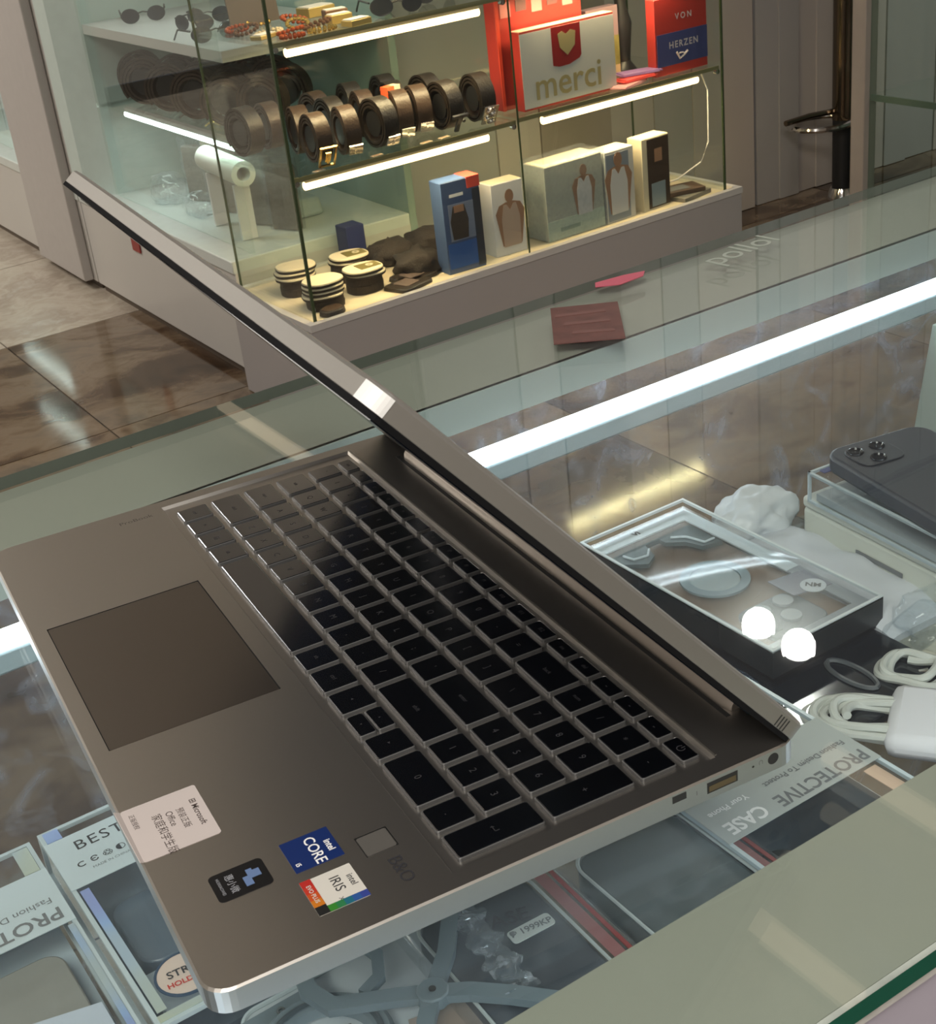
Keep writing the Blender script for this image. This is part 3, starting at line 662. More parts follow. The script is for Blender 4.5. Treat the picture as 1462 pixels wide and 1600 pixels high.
def shades(p, rz, lb, m, grp, s=1.0):
    t = thing('sunglasses', lb, 'sunglasses', p, rz, grp)
    for sy in (-1, 1):
        lens = [(.0, sy * .034 + .024 * math.cos(a) * s, .020 + .019 * math.sin(a)) for a in [2 * math.pi * i / 20 for i in range(20)]]
        q = MB(); q.add([(-.001 + .012 * (abs(v[1]) / .06) ** 2 * -1, v[1], v[2]) for v in lens] + [(.002 - .012 * (abs(v[1]) / .06) ** 2, v[1], v[2]) for v in lens], [tuple(range(20)), tuple(reversed(range(20, 40)))] + [(i, (i + 1) % 20, 20 + (i + 1) % 20, 20 + i) for i in range(20)]); q.build('lens', m, t)
        MB().tube([(-.012, sy * .058, .030), (-.08, sy * .060, .030), (-.105, sy * .058, .015), (-.12, sy * .057, .004)], .0022, 6).build('temple', black_pl, t, True)
    MB().tube([(0, -.012, .026), (.003, 0, .029), (0, .012, .026)], .002, 6).build('bridge', black_pl, t, True)
    return t
lensm = mat('sunglass_lens', (.03, .035, .045), .08)
shades(t2(-2.035, 1.455, zs), TR + R(-15), 'dark sunglasses on the jewellery shelf, front', lensm, None)
shades(t2(-2.10, 1.60, zs), TR + R(10), 'dark sunglasses on the jewellery shelf, at its right end', lensm, None)
tag(MB().box((0, 0, 0), (.004, .12, .16)).build('mirror_card', mat('dark_shop_card', (.12, .10, .09), .4), loc=t2(-2.30, 1.20, zs), rot=(0, R(-8), TR)), 'dark upright card at the back of the jewellery shelf', 'card')

# ---- chocolate boxes, right half, middle shelf
z2 = -.342
t = tt('chocolate_box', 'white and red chocolate gift box standing behind the front glass of the tower', 'gift box', -2.030, 1.885, z2)
MB().box((-.035, -.139, .001), (0, .139, .176)).build('carton', red_card_and_reflection, t, bevel=.001)
MB().box((0, -.138, .006), (.0008, .138, .172)).build('front_panel', mat('gift_box_white', (.52, .53, .52), .35, 0, .02), t)
MB().box((-.035, -.138, .1765), (.0, .138, .1775)).build('top_edge', mat('gift_box_edge_pink', (.75, .38, .28), .4), t)
pk = MB(); pk.prism([(-.048, .172), (-.048, .088), (-.030, .083), (.0, .084), (.030, .093), (.036, .100), (.036, .172)], 0, .001, 0, Matrix(((0, 0, 1, .0008), (1, 0, 0, 0), (0, 1, 0, 0), (0, 0, 0, 1))))
pk.build('ribbon_panel', mat('gift_box_crimson', (.22, .012, .015), .35), t)
pp = MB(); pp.prism([(-.030 + .014 * math.cos(a), .145 + .02 * math.sin(a)) for a in [math.pi * 2 * i / 12 for i in range(12)]] if False else [(-.03, .155), (-.018, .160), (-.006, .152), (.008, .160), (.022, .155), (.018, .125), (-.005, .105), (-.026, .125)], 0, .0006, 0, Matrix(((0, 0, 1, .0018), (1, 0, 0, 0), (0, 1, 0, 0), (0, 0, 0, 1))))
pp.build('sweet_picture', gold_ink, t)
text('lettering', 'merci', .088, gold_ink, t, (.0012, -.005, .048), (R(90), 0, R(90)), bold=.0008, ext=.0002)
t = tt('red_carton', 'larger red patterned carton standing behind the white chocolate box', 'carton', -2.085, 1.865, z2)
MB().box((-.04, -.140, .001), (0, .11, .255)).build('carton', red_card_and_reflection, t, bevel=.001)
for k in range(5): MB().box((0, -.125 + k * .045, .205 + (k % 2) * .008), (.001, -.095 + k * .045, .238)).build('picture', [mat('pink_print', (.60, .22, .20), .5), mat('dark_print', (.12, .05, .05), .5)][k % 2], t)
MB().box((0.001, -.14, .001), (.004, -.132, .25)).build('side_strip', mat('red_trim', (.60, .06, .03), .4), t)
t = tt('heart_chocolate_box', 'red and blue chocolate box at the right end of the tower shelf', 'gift box', -2.030, 2.225, z2)
MB().box((-.03, -.085, .001), (0, .085, .180)).build('carton', mat('bright_red_card', (.42, .035, .03), .4), t, bevel=.001)
MB().box((0, -.080, .022), (.0008, .085, .098)).build('blue_band', blue_card, t)
lp = mat('pale_lettering', (.62, .55, .60), .5)
text('lettering', 'VON', .020, lp, t, (.0012, .008, .132), (R(90), 0, R(90)), spacing=1.5, bold=.0003); text('lettering', 'HERZEN', .022, lp, t, (.0012, .006, .068), (R(90), 0, R(90)), spacing=1.25, bold=.0004)
MB().tube([(.0012, -.018, .050), (.0012, -.008, .034), (.0012, .006, .040), (.0012, .018, .048)], .0028, 6).build('swirl', lp, t, True)
MB().tube([(.0012, -.010, .046), (.0012, .002, .046), (.0012, .010, .042)], .002, 6).build('swirl', lp, t, True)
gP = 'flat sweet packets between the gift boxes'
for k, (y, m, lb) in enumerate(((2.055, mat('pink_wrap', (.60, .28, .30), .35), 'pink sweet packet lying right of the white chocolate box'), (2.085, mat('red_wrap', (.70, .07, .06), .35), 'red sweet packet lying left of the red and blue box'), (2.105, mat('violet_wrap', (.28, .16, .36), .35), 'violet sweet packet under the red one'))):
    t = tt('sweet_packet', lb, 'sweet packet', -2.03 - .012 * k, y, z2 + .001 + .008 * k, R(20 - 18 * k), gP)
    MB().prism([(-.022, -.05), (.022, -.05), (.024, 0), (.022, .05), (-.022, .05), (-.024, 0)], 0, .007, inset=.003).build('wrapper', m, t, bevel=.001)
    for sy in (-1, 1): MB().box((-.023, sy * .05, .002), (.023, sy * .056, .0045)).build('crimped_end', m, t)
t = tt('snack_carton', 'yellow green snack carton standing between the two gift boxes at the back', 'carton', -2.14, 2.075, z2)
MB().box((-.03, -.05, .001), (0, .05, .17)).build('carton', mat('mauve_card', (.30, .20, .22), .5), t); MB().box((0, -.05, .03), (.001, .05, .10)).build('picture', mat('olive_print', (.26, .22, .07), .5, 0, .5, 60), t); MB().box((0, -.05, .001), (.001, .05, .03)).build('print', mat('peach_print', (.62, .42, .26), .5), t)
t = tt('perfume_stand', 'tall dark figure-shaped stand behind the red and blue box', 'stand', -2.16, 2.15, z2)
MB().lathe([(.0, 0), (.035, 0), (.033, .01), (.018, .03), (.022, .08), (.026, .12), (.014, .16), (.016, .2), (0, .215)], 20).build('body', black_pl, t, True)
# ---- boxes on the tower floor
zf = ZB - .002
skin = mat('printed_skin', (.30, .17, .11), .5); tank = mat('printed_white_top', (.58, .58, .60), .5); hair = mat('printed_dark', (.03, .025, .025), .5)
YZ = lambda x: Matrix(((0, 0, 1, x), (1, 0, 0, 0), (0, 1, 0, 0), (0, 0, 0, 1)))
def figure(t, cy, z0, h, top, dark=False):
    s_ = h
    MB().prism([(cy - .20 * s_, z0 + .02 * s_), (cy + .20 * s_, z0 + .02 * s_), (cy + .30 * s_, z0 + .60 * s_), (cy + .22 * s_, z0 + .74 * s_), (cy + .08 * s_, z0 + .78 * s_), (cy - .08 * s_, z0 + .78 * s_), (cy - .22 * s_, z0 + .74 * s_), (cy - .30 * s_, z0 + .60 * s_)], 0, .0006, 0, YZ(.0008)).build('printed_body', skin, t)
    MB().prism([(cy - .18 * s_, z0), (cy + .18 * s_, z0), (cy + .19 * s_, z0 + .50 * s_), (cy + .13 * s_, z0 + .74 * s_), (cy + .07 * s_, z0 + .74 * s_), (cy, z0 + .64 * s_), (cy - .07 * s_, z0 + .74 * s_), (cy - .13 * s_, z0 + .74 * s_), (cy - .19 * s_, z0 + .50 * s_)], 0, .0006, 0, YZ(.0016)).build('printed_top', top, t)
    MB().prism([(cy + .09 * s_ * math.cos(a), z0 + .88 * s_ + .12 * s_ * math.sin(a)) for a in [2 * math.pi * i / 12 for i in range(12)]], 0, .0006, 0, YZ(.0016)).build('printed_head', skin, t)
def carton(x, y, w_, d_, h_, m, lb, rz=0, top=None, name='garment_box', grp='boxes on the floor of the glass tower'):
    t = tt(name, lb, 'box', x, y, zf, R(rz), grp)
    MB().box((-d_, -w_ / 2, 0), (0, w_ / 2, h_)).build('carton', m, t, bevel=.001)
    MB().box((-d_ + .002, -w_ / 2 + .002, h_), (-.002, w_ / 2 - .002, h_ + .001)).build('lid_flap', top or m, t)
    return t
bluec = mat('box_blue', (.05, .09, .20), .4, 0, .05, 20)
t = carton(-2.015, 1.545, .100, .050, .212, bluec, 'blue underwear box with a red corner, leftmost upright box', -4)
MB().box((0, -.036, .075), (.0008, .040, .160)).build('window_picture', mat('grey_blue_print', (.16, .20, .30), .5), t)
MB().prism([(-.030, .078), (.010, .078), (.014, .12), (.006, .155), (-.024, .155), (-.034, .12)], 0, .0006, 0, YZ(.001)).build('printed_shorts', hair, t); MB().box((.001, -.022, .140), (.002, .004, .156)).build('printed_skin_area', skin, t)
MB().box((0, -.046, .012), (.0008, .046, .070)).build('blue_field', mat('box_bright_blue', (.02, .09, .32), .4), t)
MB().box((-.051, .018, .188), (.001, .052, .2135)).build('red_corner', mat('box_red', (.62, .07, .05), .4), t)
MB().box((.0008, -.030, .176), (.0014, .006, .183)).build('print_bar', white_ink, t)
MB().box((.0, .030, .005), (.001, .050, .185)).build('dark_side_band', mat('box_dark_navy', (.02, .03, .05), .4), t)
cream = mat('box_cream', (.62, .56, .42), .45)
t = carton(-2.030, 1.680, .088, .050, .172, white_card, 'white box with a faded brown printed figure, right of the blue box', -3, cream)
figure(t, .004, .02, .135, mat('faded_print', (.42, .32, .27), .5))
t = carton(-2.022, 1.868, .176, .080, .180, mat('box_grey_green', (.40, .42, .38), .45), 'wide vest box wrapped in clear film, showing a figure in a white top', 0, cream)
figure(t, .028, .045, .120, tank); MB().box((0, -.088, .001), (.0008, .088, .048)).build('lower_band', mat('pale_green_print', (.44, .52, .46), .5), t)
t_ = MB(); t_.box((-.086, -.093, 0), (.006, .093, .190)); t_.build('film_wrap', bag_pl, t)
MB().box((.0008, -.05, .018), (.0014, .01, .028)).build('print_bar', mat('green_grey_ink', (.26, .34, .30), .5), t)
t = carton(-2.020, 2.005, .094, .060, .175, mat('box_white', (.58, .57, .55), .45), 'narrow vest box with a white-topped printed figure, fourth box from the left', 2, cream)
MB().box((0, -.044, .004), (.0008, .030, .168)).build('picture_field', mat('dim_blue_print', (.20, .24, .30), .5), t); figure(t, -.006, .02, .150, tank)
t = carton(-2.022, 2.120, .092, .050, .180, cream, 'cream box with a dark printed figure, rightmost upright box', 3, cream)
MB().box((0, -.028, .004), (.0008, .046, .176)).build('picture_field', mat('dark_brown_print', (.035, .022, .018), .4), t)
MB().box((.0008, -.018, .008), (.0014, .030, .066)).build('printed_jeans', mat('jeans_print', (.20, .26, .32), .5), t); MB().box((.0008, -.004, .118), (.0014, .022, .150)).build('printed_skin_area', skin, t)
for k, (x, y, rz, z) in enumerate(((-2.04, 2.235, 10, 0), (-2.055, 2.225, -14, .012))):
    t = tt('flat_box', ('flat grey box lying at the right end of the tower floor', 'brown flat box lying across the grey one')[k], 'box', x, y, zf + z, R(rz), 'flat boxes at the right end of the tower')
    MB().box((-.035, -.055, 0), (.035, .055, .011)).build('carton', [mat('flat_grey', (.16, .15, .13), .5), mat('flat_brown', (.09, .06, .045), .5)][k], t, bevel=.001); MB().box((-.02, -.04, .011), (.02, .02, .0114)).build('print', grey_ink, t)
# ---- sock packs: rounded card tops on black bundles
gS = 'stacked sock packs in the left corner of the glass tower'
scard = mat('sock_card_cream', (.66, .58, .42), .5, 0, .04, 20); sblack = mat('sock_black_knit', (.022, .016, .013), .8, 0, .2, 90, bump=.4); olive = mat('olive_band', (.16, .13, .04), .45)
def pack_mesh(L_, W_, h_):
    P_ = [(L_ * .5 * math.copysign(abs(math.cos(a)) ** .75, math.cos(a)), W_ * .5 * math.copysign(abs(math.sin(a)) ** .85, math.sin(a))) for a in [2 * math.pi * i / 26 for i in range(26)]]
    return P_
def sockpack(x, y, z, rz, m, label, band=True, s_=1, h_=.0085):
    t = tt('sock_pack', label, 'sock pack', x, y, z, R(rz), gS)
    P_ = pack_mesh(.075 * s_, .088 * s_, h_)
    MB().prism(P_, 0, h_ * .55, inset=-.001).build('knit', sblack if m is scard else m, t); MB().prism(P_, h_ * .55, h_, inset=.001).build('card', m, t, bevel=.0008)
    if band:
        MB().prism([(-.020, -.012), (.020, -.012), (.018, .040), (-.018, .040)], h_, h_ + .001).build('band', olive, t)
        MB().lathe([(.004, 0), (.009, 0), (.009, .001), (.004, .001)], 14, T=Matrix.Translation((0, .018, h_ + .001))).build('eyelet', scard, t)
    return t
stk = [('left back', -2.215, 1.215, [(.0, 'k', .034), (.036, 'c', 0), (.046, 'c', 0), (.056, 'c', 0)]), ('left front', -2.075, 1.205, [(.0, 'k', .022), (.024, 'c', 0), (.034, 'c', 0), (.044, 'c', 0), (.054, 'c', 0)]),
       ('right front', -2.095, 1.320, [(.0, 'k', .036), (.038, 'c', 0), (.048, 'c', 0)]), ('right back', -2.205, 1.345, [(.0, 'k', .036), (.038, 'c', 0), (.048, 'c', 0)])]
lv = ['lowest', 'second', 'third', 'fourth', 'topmost']
for nm, x, y, ls in stk:
    for k, (z, kk, hh) in enumerate(ls):
        last = k == len(ls) - 1
        lb = ('black sock bundle at the bottom of the %s stack' % nm) if kk == 'k' else 'cream-topped sock pack, %s in the %s stack' % ('topmost' if last else lv[k], nm)
        sockpack(x + random.uniform(-.004, .004), y + random.uniform(-.004, .004), zf + z, random.uniform(-20, 20), sblack if kk == 'k' else scard, lb, band=last and 'right' in nm, s_=.95 if kk == 'k' else 1.05, h_=hh if kk == 'k' else .0085)
t = tt('sock_pack', 'small round black pack lying in front of the stacks at the corner', 'sock pack', -2.018, 1.190, zf, R(20), gS)
MB().prism(pack_mesh(.05, .062, .01), 0, .012, inset=.002).build('knit', sblack, t, bevel=.002); MB().prism(pack_mesh(.04, .05, .01), .012, .014, inset=.001).build('card', leather2, t)
for k, (x, y, rz, lb) in enumerate(((-2.035, 1.395, 18, 'black wallet pack lying flat right of the sock stacks'), (-2.075, 1.435, 8, 'black wallet pack behind the nearer one'))):
    t = tt('wallet_pack', lb, 'wallet', x, y, zf, R(rz), 'wallets on the tower floor')
    MB().prism(rrect(-.038, -.05, .038, .05, .012), 0, .010, inset=.002).build('leather', leather, t, bevel=.002); MB().prism(rrect(-.022, -.028, .022, .018, .004), .010, .0115).build('window', mat('wallet_window', (.12, .09, .08), .25), t)
for k, (x, y, lb) in enumerate(((-2.23, 1.470, 'crumpled black cloth bundle behind the wallets'), (-2.115, 1.475, 'crumpled black cloth bundle left of the blue box'), (-2.24, 1.58, 'crumpled black cloth bundle at the back behind the blue box'))):
    o = blob('cloth_bundle', sblack, None, .055, .062, .034, k + 3, .35, 3, 2.4, t2(x, y, zf + .019)); o.rotation_euler = (0, 0, TR + k); tag(o, lb, 'cloth bundle', 'black cloth bundles in the tower')
t = carton(-2.29, 1.42, .05, .05, .09, mat('box_deep_blue', (.02, .03, .10), .5), 'small deep blue box at the back behind the cloth bundles', 0)
# ================================================================ WALL OF WHITE CABINETS on the left
cabw = mat('cabinet_white_gloss', (.56, .54, .51), .3, 0, .03, 3); cabi = mat('cabinet_inner_green', (.26, .34, .31), .5, 0, .05, 4)
skirt = mat('skirting_brown', (.10, .075, .055), .5, 0, .1, 6); redst = mat('red_sticker', (.30, .03, .025), .5)
def cab(name, label, x0, x1, yf, open_x0, open_x1, back=1.62):
    t = thing(name, label, 'cabinet', (0, 0, 0))
    MB().box((x0, yf, -.880), (x1, back, -.625)).build('body', cabw, t, bevel=.002)
    MB().box((x0 + .01, yf + .012, FZ + .0005), (x1 - .01, back, -.881)).build('skirting', skirt, t)
    MB().box((x0, yf - .004, -.63), (x1, back, -.598)).build('sill', mat('sill_white_gloss', (.62, .66, .63), .25), t, bevel=.003)
    MB().box((x0, back, -.878), (x1, back + .02, .84)).build('back_panel', cabi, t)
    MB().box((x0, yf, .66), (x1, back, .84)).build('header', cabw, t)
    MB().box((open_x0, yf + .058, -.597), (open_x1, yf + .063, .659)).build('glass_pane', gl, t)
    return t
c3 = cab('wall_cabinet', 'white cabinet with green-lit glass front beside the glass tower', -3.46, -2.385, 1.13, -3.30, -2.39)
for z in (-.345, ): MB().box((-3.30, 1.20, z - .007), (-2.39, 1.61, z)).build('glass_shelf', gl, c3)
MB().box((-3.30, 1.196, -.155), (-2.39, 1.615, -.130)).build('shelf', white_lam, c3)
MB().prism([(-3.46, 1.125), (-3.38, 1.13), (-3.300, 1.195), (-3.300, 1.619), (-3.46, 1.619)], -.598, .659).build('jamb', mat('jamb_pale_green', (.55, .64, .60), .4), c3)
MB().box((-3.05 - .02, 1.1255, -.70), (-3.05 + .035, 1.129, -.640)).build('red_sticker', redst, c3)
c4 = cab('wall_cabinet', 'white lit cabinet at the far left edge of the photo', -5.4, -3.47, 1.13, -5.3, -3.92)
MB().box((-3.925, 1.10, -.878), (-3.50, 1.13, .84)).build('pillar_face', mat('pillar_grey_white', (.47, .44, .42), .45), c4, bevel=.004)
MB().box((-3.915, 1.1305, -.597), (-3.475, 1.6, .659)).build('pillar', cabw, c4)
for z in (-.345, -.09): MB().box((-5.3, 1.20, z - .007), (-3.93, 1.61, z)).build('glass_shelf', gl, c4)
MB().box((-4.39, 1.1255, -.70), (-4.33, 1.129, -.640)).build('red_sticker', redst, c4)
MB().box((-3.50, 1.145, -.878), (-3.33, 1.16, -.631)).build('dark_filler_panel', mat('filler_dark_grey', (.16, .14, .13), .5), c3) if False else None
gp = MB().box((-3.62, 1.095, -.878), (-3.505, 1.0995, -.66)); 
def cled(x0, x1, y, z, label):
    t = thing('cabinet_led', label, 'light', ((x0 + x1) / 2, y, z)); h = (x1 - x0) / 2
    MB().box((-h, -.006, 0), (h, .010, .012)).build('housing', white_lam, t); MB().cyl((-h, 0, -.006), (h, 0, -.006), .009, 12).build('diffuser', cab_led, t, True)
    l = bpy.data.lights.new('lamp', 'AREA'); l.shape = 'RECTANGLE'; l.size = 2 * h; l.size_y = .03; l.energy = .4; l.color = (.85, 1, .95)
    o = bpy.data.objects.new('lamp', l); C.objects.link(o); o.parent = t; o.location = (0, .02, -.022)
cled(-3.20, -2.46, 1.235, -.360, 'cool white LED tube inside the green-lit cabinet')
cled(-3.15, -2.46, 1.235, .14, 'cool white LED tube over the sunglasses shelf of the green-lit cabinet')
cled(-5.0, -3.93, 1.235, -.28, 'cool white LED tube in the far left cabinet, lower')
cled(-5.0, -3.93, 1.235, -.02, 'cool white LED tube in the far left cabinet, upper')
# big rolled belts in the cabinet
gC = 'rolled belts in the green-lit cabinet'
pos = [(-3.20, 1.30), (-3.10, 1.27), (-3.02, 1.33), (-2.93, 1.27), (-2.85, 1.34), (-2.76, 1.27), (-2.68, 1.34), (-2.60, 1.28), (-3.12, 1.44), (-2.98, 1.45), (-2.84, 1.46), (-2.70, 1.46), (-2.56, 1.42), (-2.50, 1.33)]
nm = ['first', 'second', 'third', 'fourth', 'fifth', 'sixth', 'seventh', 'eighth']
for k, (x, y) in enumerate(pos):
    lb = 'large dark rolled belt, %s from the left in the cabinet shelf' % nm[k] if k < 8 else 'dark rolled belt in the cabinet back row, %s from the left' % nm[min(k - 8, 5)]
    belt(x, y, -.345 + .070, R(38 + (k * 37) % 20), 1.38, (strap_a, strap_b)[k % 2], 'silver' if k in (1, 3, 6) else ('gold' if k == 5 else None), lb, gC, -60, False)
# sunglasses on white shelf
for k, (x, y, lb) in enumerate(((-2.78, 1.30, 'dark sunglasses on the white cabinet shelf, nearer pair'), (-2.86, 1.38, 'dark sunglasses behind the nearer pair on the white shelf'), (-3.10, 1.30, 'dark sunglasses at the left of the white cabinet shelf'), (-2.55, 1.26, 'dark sunglasses on the white shelf next to the glass tower'))):
    shades((x, y, -.130), R(-60 + 20 * k), lb, lensm, 'sunglasses on the white cabinet shelf')
# paper roll and hanging packs below
t = thing('paper_roll', 'white hollow paper roll lying just under the cabinet tube', 'paper roll', (-2.62, 1.25, -.430), R(-4)); 
q = MB(); q.lathe([(.017, -.13), (.031, -.13), (.031, .13), (.017, .13), (.017, -.13)], 24, T=Matrix.Rotation(R(90), 4, 'Y')); q.build('roll', mat('roll_paper', (.70, .72, .66), .6), t, True)
MB().box((-.10, -.02, -.166), (-.09, .02, -.03)).build('support_card', white_card, t); MB().box((.09, -.02, -.166), (.10, .02, -.03)).build('support_card', white_card, t)
gK = 'upright garment packs in the green-lit cabinet'
pcs = [(.20, .19, .16), (.30, .28, .20), (.13, .11, .08), (.40, .38, .30), (.22, .22, .19), (.10, .09, .07)]
for k in range(6):
    t = thing('garment_pack', '%s upright film-wrapped garment pack from the left, below the cabinet tube' % nm[k], 'garment pack', (-3.00 + k * .095, 1.33 + .02 * (k % 2), -.597), R(25), gK)
    MB().box((-.04, -.012, 0), (.04, .012, .15 + .012 * ((k * 5) % 3))).build('garment', mat('garment_%d' % k, pcs[k], .7, 0, .2, 40, bump=.4), t, bevel=.004)
    MB().box((-.044, -.016, 0), (.044, .016, .175)).build('film', bag_pl, t)
for k, (x, y, s_, lb) in enumerate(((-3.08, 1.27, .05, 'crumpled clear bag of small goods at the left under the cabinet tube'), (-2.86, 1.26, .04, 'crumpled shiny bag under the middle of the cabinet tube'))):
    tag(blob('crumpled_bag', bag_pl, None, s_ * 1.4, s_, s_, k + 11, .35, 3, 3, (x, y, -.597 + s_ * .56)), lb, 'bag', 'crumpled bags in the green-lit cabinet')
tag(MB().prism([(-.25, -.06), (.25, -.06), (.25, .06), (-.25, .06)], 0, .045, inset=.01).build('folded_cloth', mat('pale_grey_cloth', (.36, .42, .42), .8, 0, .1, 20, bump=.4), loc=(-2.82, 1.30 + .12, -.597), bevel=.01), 'pale grey folded cloth at the bottom of the green-lit cabinet', 'cloth')
# goods in far left cabinet
gF = 'goods in the far left cabinet'
for k in range(9):
    t = thing('hanging_pack', '%s thin pack from the left on the far left cabinet floor' % (nm + ['ninth'])[k], 'pack', (-4.62 + k * .075, 1.30 + .03 * (k % 2), -.597), R(20), gF)
    MB().box((-.025, -.008, 0), (.025, .008, .16 + .015 * (k % 3))).build('card', [white_card, mat('tan_card', (.35, .28, .2), .5), mat('dark_card', (.05, .05, .05), .5)][(k * 4) % 3], t, bevel=.002)
    MB().box((-.028, -.011, 0), (.028, .011, .185)).build('film', bag_pl, t)
for k in range(6):
    belt(-4.55 + k * .10, 1.30, -.345 + .055, R(35 + 9 * k), 1.05, (strap_a, strap_b)[k % 2], 'silver', '%s rolled item from the left on the shelf of the far left cabinet' % nm[k], 'rolled goods in the far left cabinet', -60, False)
for k in range(5):
    shades((-4.5 + k * .12, 1.30, -.09), R(-60), '%s pair of spectacles from the left on the upper shelf at far left' % nm[k], lensm, 'spectacles in the far left cabinet')

# ================================================================ RIGHT SIDE: pole stool and glass case
t = thing('pole_stool', 'dark chrome pole with a ring footrest standing before the panelled wall', 'stool', (-2.355, 3.120, FZ), R(0))
MB().cyl((0, 0, .035), (0, 0, .24), .030, 24).build('pole_sleeve', black_pl, t, True); MB().cyl((0, 0, .24), (0, 0, 1.25), .032, 24).build('pole', dark_chrome, t, True)
MB().lathe([(0, 0), (.045, 0), (.044, .012), (.034, .035), (0, .036)], 28).build('base', chrome, t, True)
MB().tube([(.085 * math.cos(a) - .03, -.06 + .10 * math.sin(a) , .235) for a in [2 * math.pi * i / 28 for i in range(28)]], .009, 8, closed=True).build('footrest_ring', chrome, t, True)
MB().tube([(-.02, .0, .262), (-.04, -.10, .262), (-.045, -.19, .258)], .009, 8).build('footrest_arm', dark_chrome, t, True)
cs = thing('glass_case', 'glass case with a cream corner post at the right edge of the photo', 'display case', (0, 0, 0))
YC = 3.0
MB().box((-2.195, YC - .02, FZ + .001), (-2.145, YC + .03, 1.2)).build('corner_post', mat('post_cream', (.55, .49, .45), .4), cs, bevel=.003)
MB().box((-2.144, YC, -.88), (-1.2, YC + .006, 1.2)).build('glass_pane', glass('green_case_glass', (.80, .88, .84)), cs)
MB().box((-2.20, YC + .031, FZ + .002), (-1.2, YC + .5, -.88)).build('case_floor', mat('case_floor_dark', (.06, .06, .05), .5), cs)
MB().box((-2.20, YC + .5, FZ + .002), (-1.2, YC + .52, 1.2)).build('back_panel', mat('case_back_green_grey', (.22, .26, .235), .5, 0, .05, 3), cs)
MB().box((-2.158, YC + .012, -.565), (-1.2, YC + .40, -.553)).build('glass_shelf', gl, cs); MB().box((-2.158, YC + .0065, -.568), (-1.2, YC + .0115, -.550)).build('shelf_edge', mat('shelf_edge_grey', (.36, .38, .36), .3), cs)
for k, (x, y) in enumerate(((-2.02, 3.22), (-1.92, 3.25), (-1.80, 3.2))):
    for lvl, z in ((0, -.553), (1, -.88)):
        s_ = thing('display_stand', '%s green-black display stand on the %s of the glass case' % (('left', 'middle', 'right')[k], ('shelf', 'floor')[lvl]), 'stand', (x, y, z), 0, 'dark display stands in the right glass case')
        MB().cyl((0, 0, 0), (0, 0, .012), .032, 20).build('base', mat('stand_green_black', (.02, .035, .028), .35), s_, True); MB().cyl((0, 0, .012), (0, 0, .26), (.007, .004, .006)[k], 10).build('stem', MATS['stand_green_black'], s_, True)
        MB().box((-.03, -.008, .24), (.03, .008, .285)).build('holder', MATS['stand_green_black'], s_, bevel=.002)
# ================================================================ GOODS UNDER THE COUNTER GLASS
SZ = -.126
sheen = None
def sheen_mat():  # iridescent reflections of clear box edges, painted as a colour ramp
    m, nt, b = nodes('painted_edge_sheen'); tc = nt.nodes.new('ShaderNodeTexCoord'); n1 = nt.nodes.new('ShaderNodeTexNoise'); n1.inputs['Scale'].default_value = 9
    cr = nt.nodes.new('ShaderNodeValToRGB'); e = cr.color_ramp.elements; e[0].position = .3; e[0].color = (.30, .26, .62, 1); e[1].position = .7; e[1].color = (.62, .64, .40, 1)
    q = e.new(.5); q.color = (.35, .50, .80, 1)
    nt.links.new(tc.outputs['Object'], n1.inputs['Vector']); nt.links.new(n1.outputs['Fac'], cr.inputs[0]); nt.links.new(cr.outputs[0], b.inputs['Base Color']); b.inputs['Roughness'].default_value = .3; b.inputs['Metallic'].default_value = .3
    return m
sheen = sheen_mat(); edge_c = mat('clear_box_rim', (.50, .58, .62), .25); innr = mat('box_tray_slate', (.075, .095, .12), .4, 0, .1, 12); innr2 = mat('box_tray_pale', (.40, .47, .52), .45, 0, .08, 12)
def clear_box(name, label, x0, y0, x1, y1, h=.026, z=SZ, group=None):
    t = thing(name, label, 'box', (x0, y0, z + .0005), group=group); W_, D_ = x1 - x0, y1 - y0
    q = MB(); r = .0022
    for a, b in (((0, 0, 0), (W_, r, r)), ((0, D_ - r, 0), (W_, D_, r)), ((0, 0, h - r), (W_, r, h)), ((0, D_ - r, h - r), (W_, D_, h)), ((0, r, h - r), (r, D_ - r, h)), ((W_ - r, r, h - r), (W_, D_ - r, h)), ((0, 0, r), (r, r, h - r)), ((W_ - r, 0, r), (W_, r, h - r)), ((0, D_ - r, r), (r, D_, h - r)), ((W_ - r, D_ - r, r), (W_, D_, h - r))): q.box(a, b)
    q.build('rim', edge_c, t)
    MB().box((.001, .001, .001), (W_ - .001, D_ - .001, h - .001)).build('clear_shell', clear_pl, t)
    return t, W_, D_, h
# -- box with BEST lettering
t, W_, D_, h = clear_box('phone_case_box', 'clear case box with a white label reading BEST, half under the laptop', .075, -.030, .235, .056)
MB().box((.004, .006, .001), (.155, .080, .004)).build('tray', innr, t)
MB().prism(rrect(.060, .012, .110, .076, .010), .004, .014).build('phone_case', mat('case_smoke', (.10, .13, .17), .3), t, bevel=.001)
MB().box((.110, .010, .004), (.140, .078, .010)).build('pale_insert', innr2, t)
MB().box((.0115, .0, .0262), (.0530, .086, .0266)).build('label', cool_card, t)
MB().box((.056, .003, .0262), (.152, .0075, .0266)).build('sheen_strip', sheen, t)  # thin strips that carry the painted edge reflections
MB().box((.154, .002, .0262), (.158, .084, .0266)).build('sheen_strip', sheen, t)
MB().box((.002, .0022, .0262), (.0110, .010, .0266)).build('sheen_strip', sheen, t)
zl = h + .00075
text('lettering', 'BEST', .0110, ink, t, (.0225, .0250, zl), (0, 0, R(90)), spacing=1.15)
for k, s in enumerate('CЄ♲◐☂'): text('symbol', s, .0058, ink, t, (.0375, .0105 + k * .0068, zl), (0, 0, R(90)), bold=.00008)
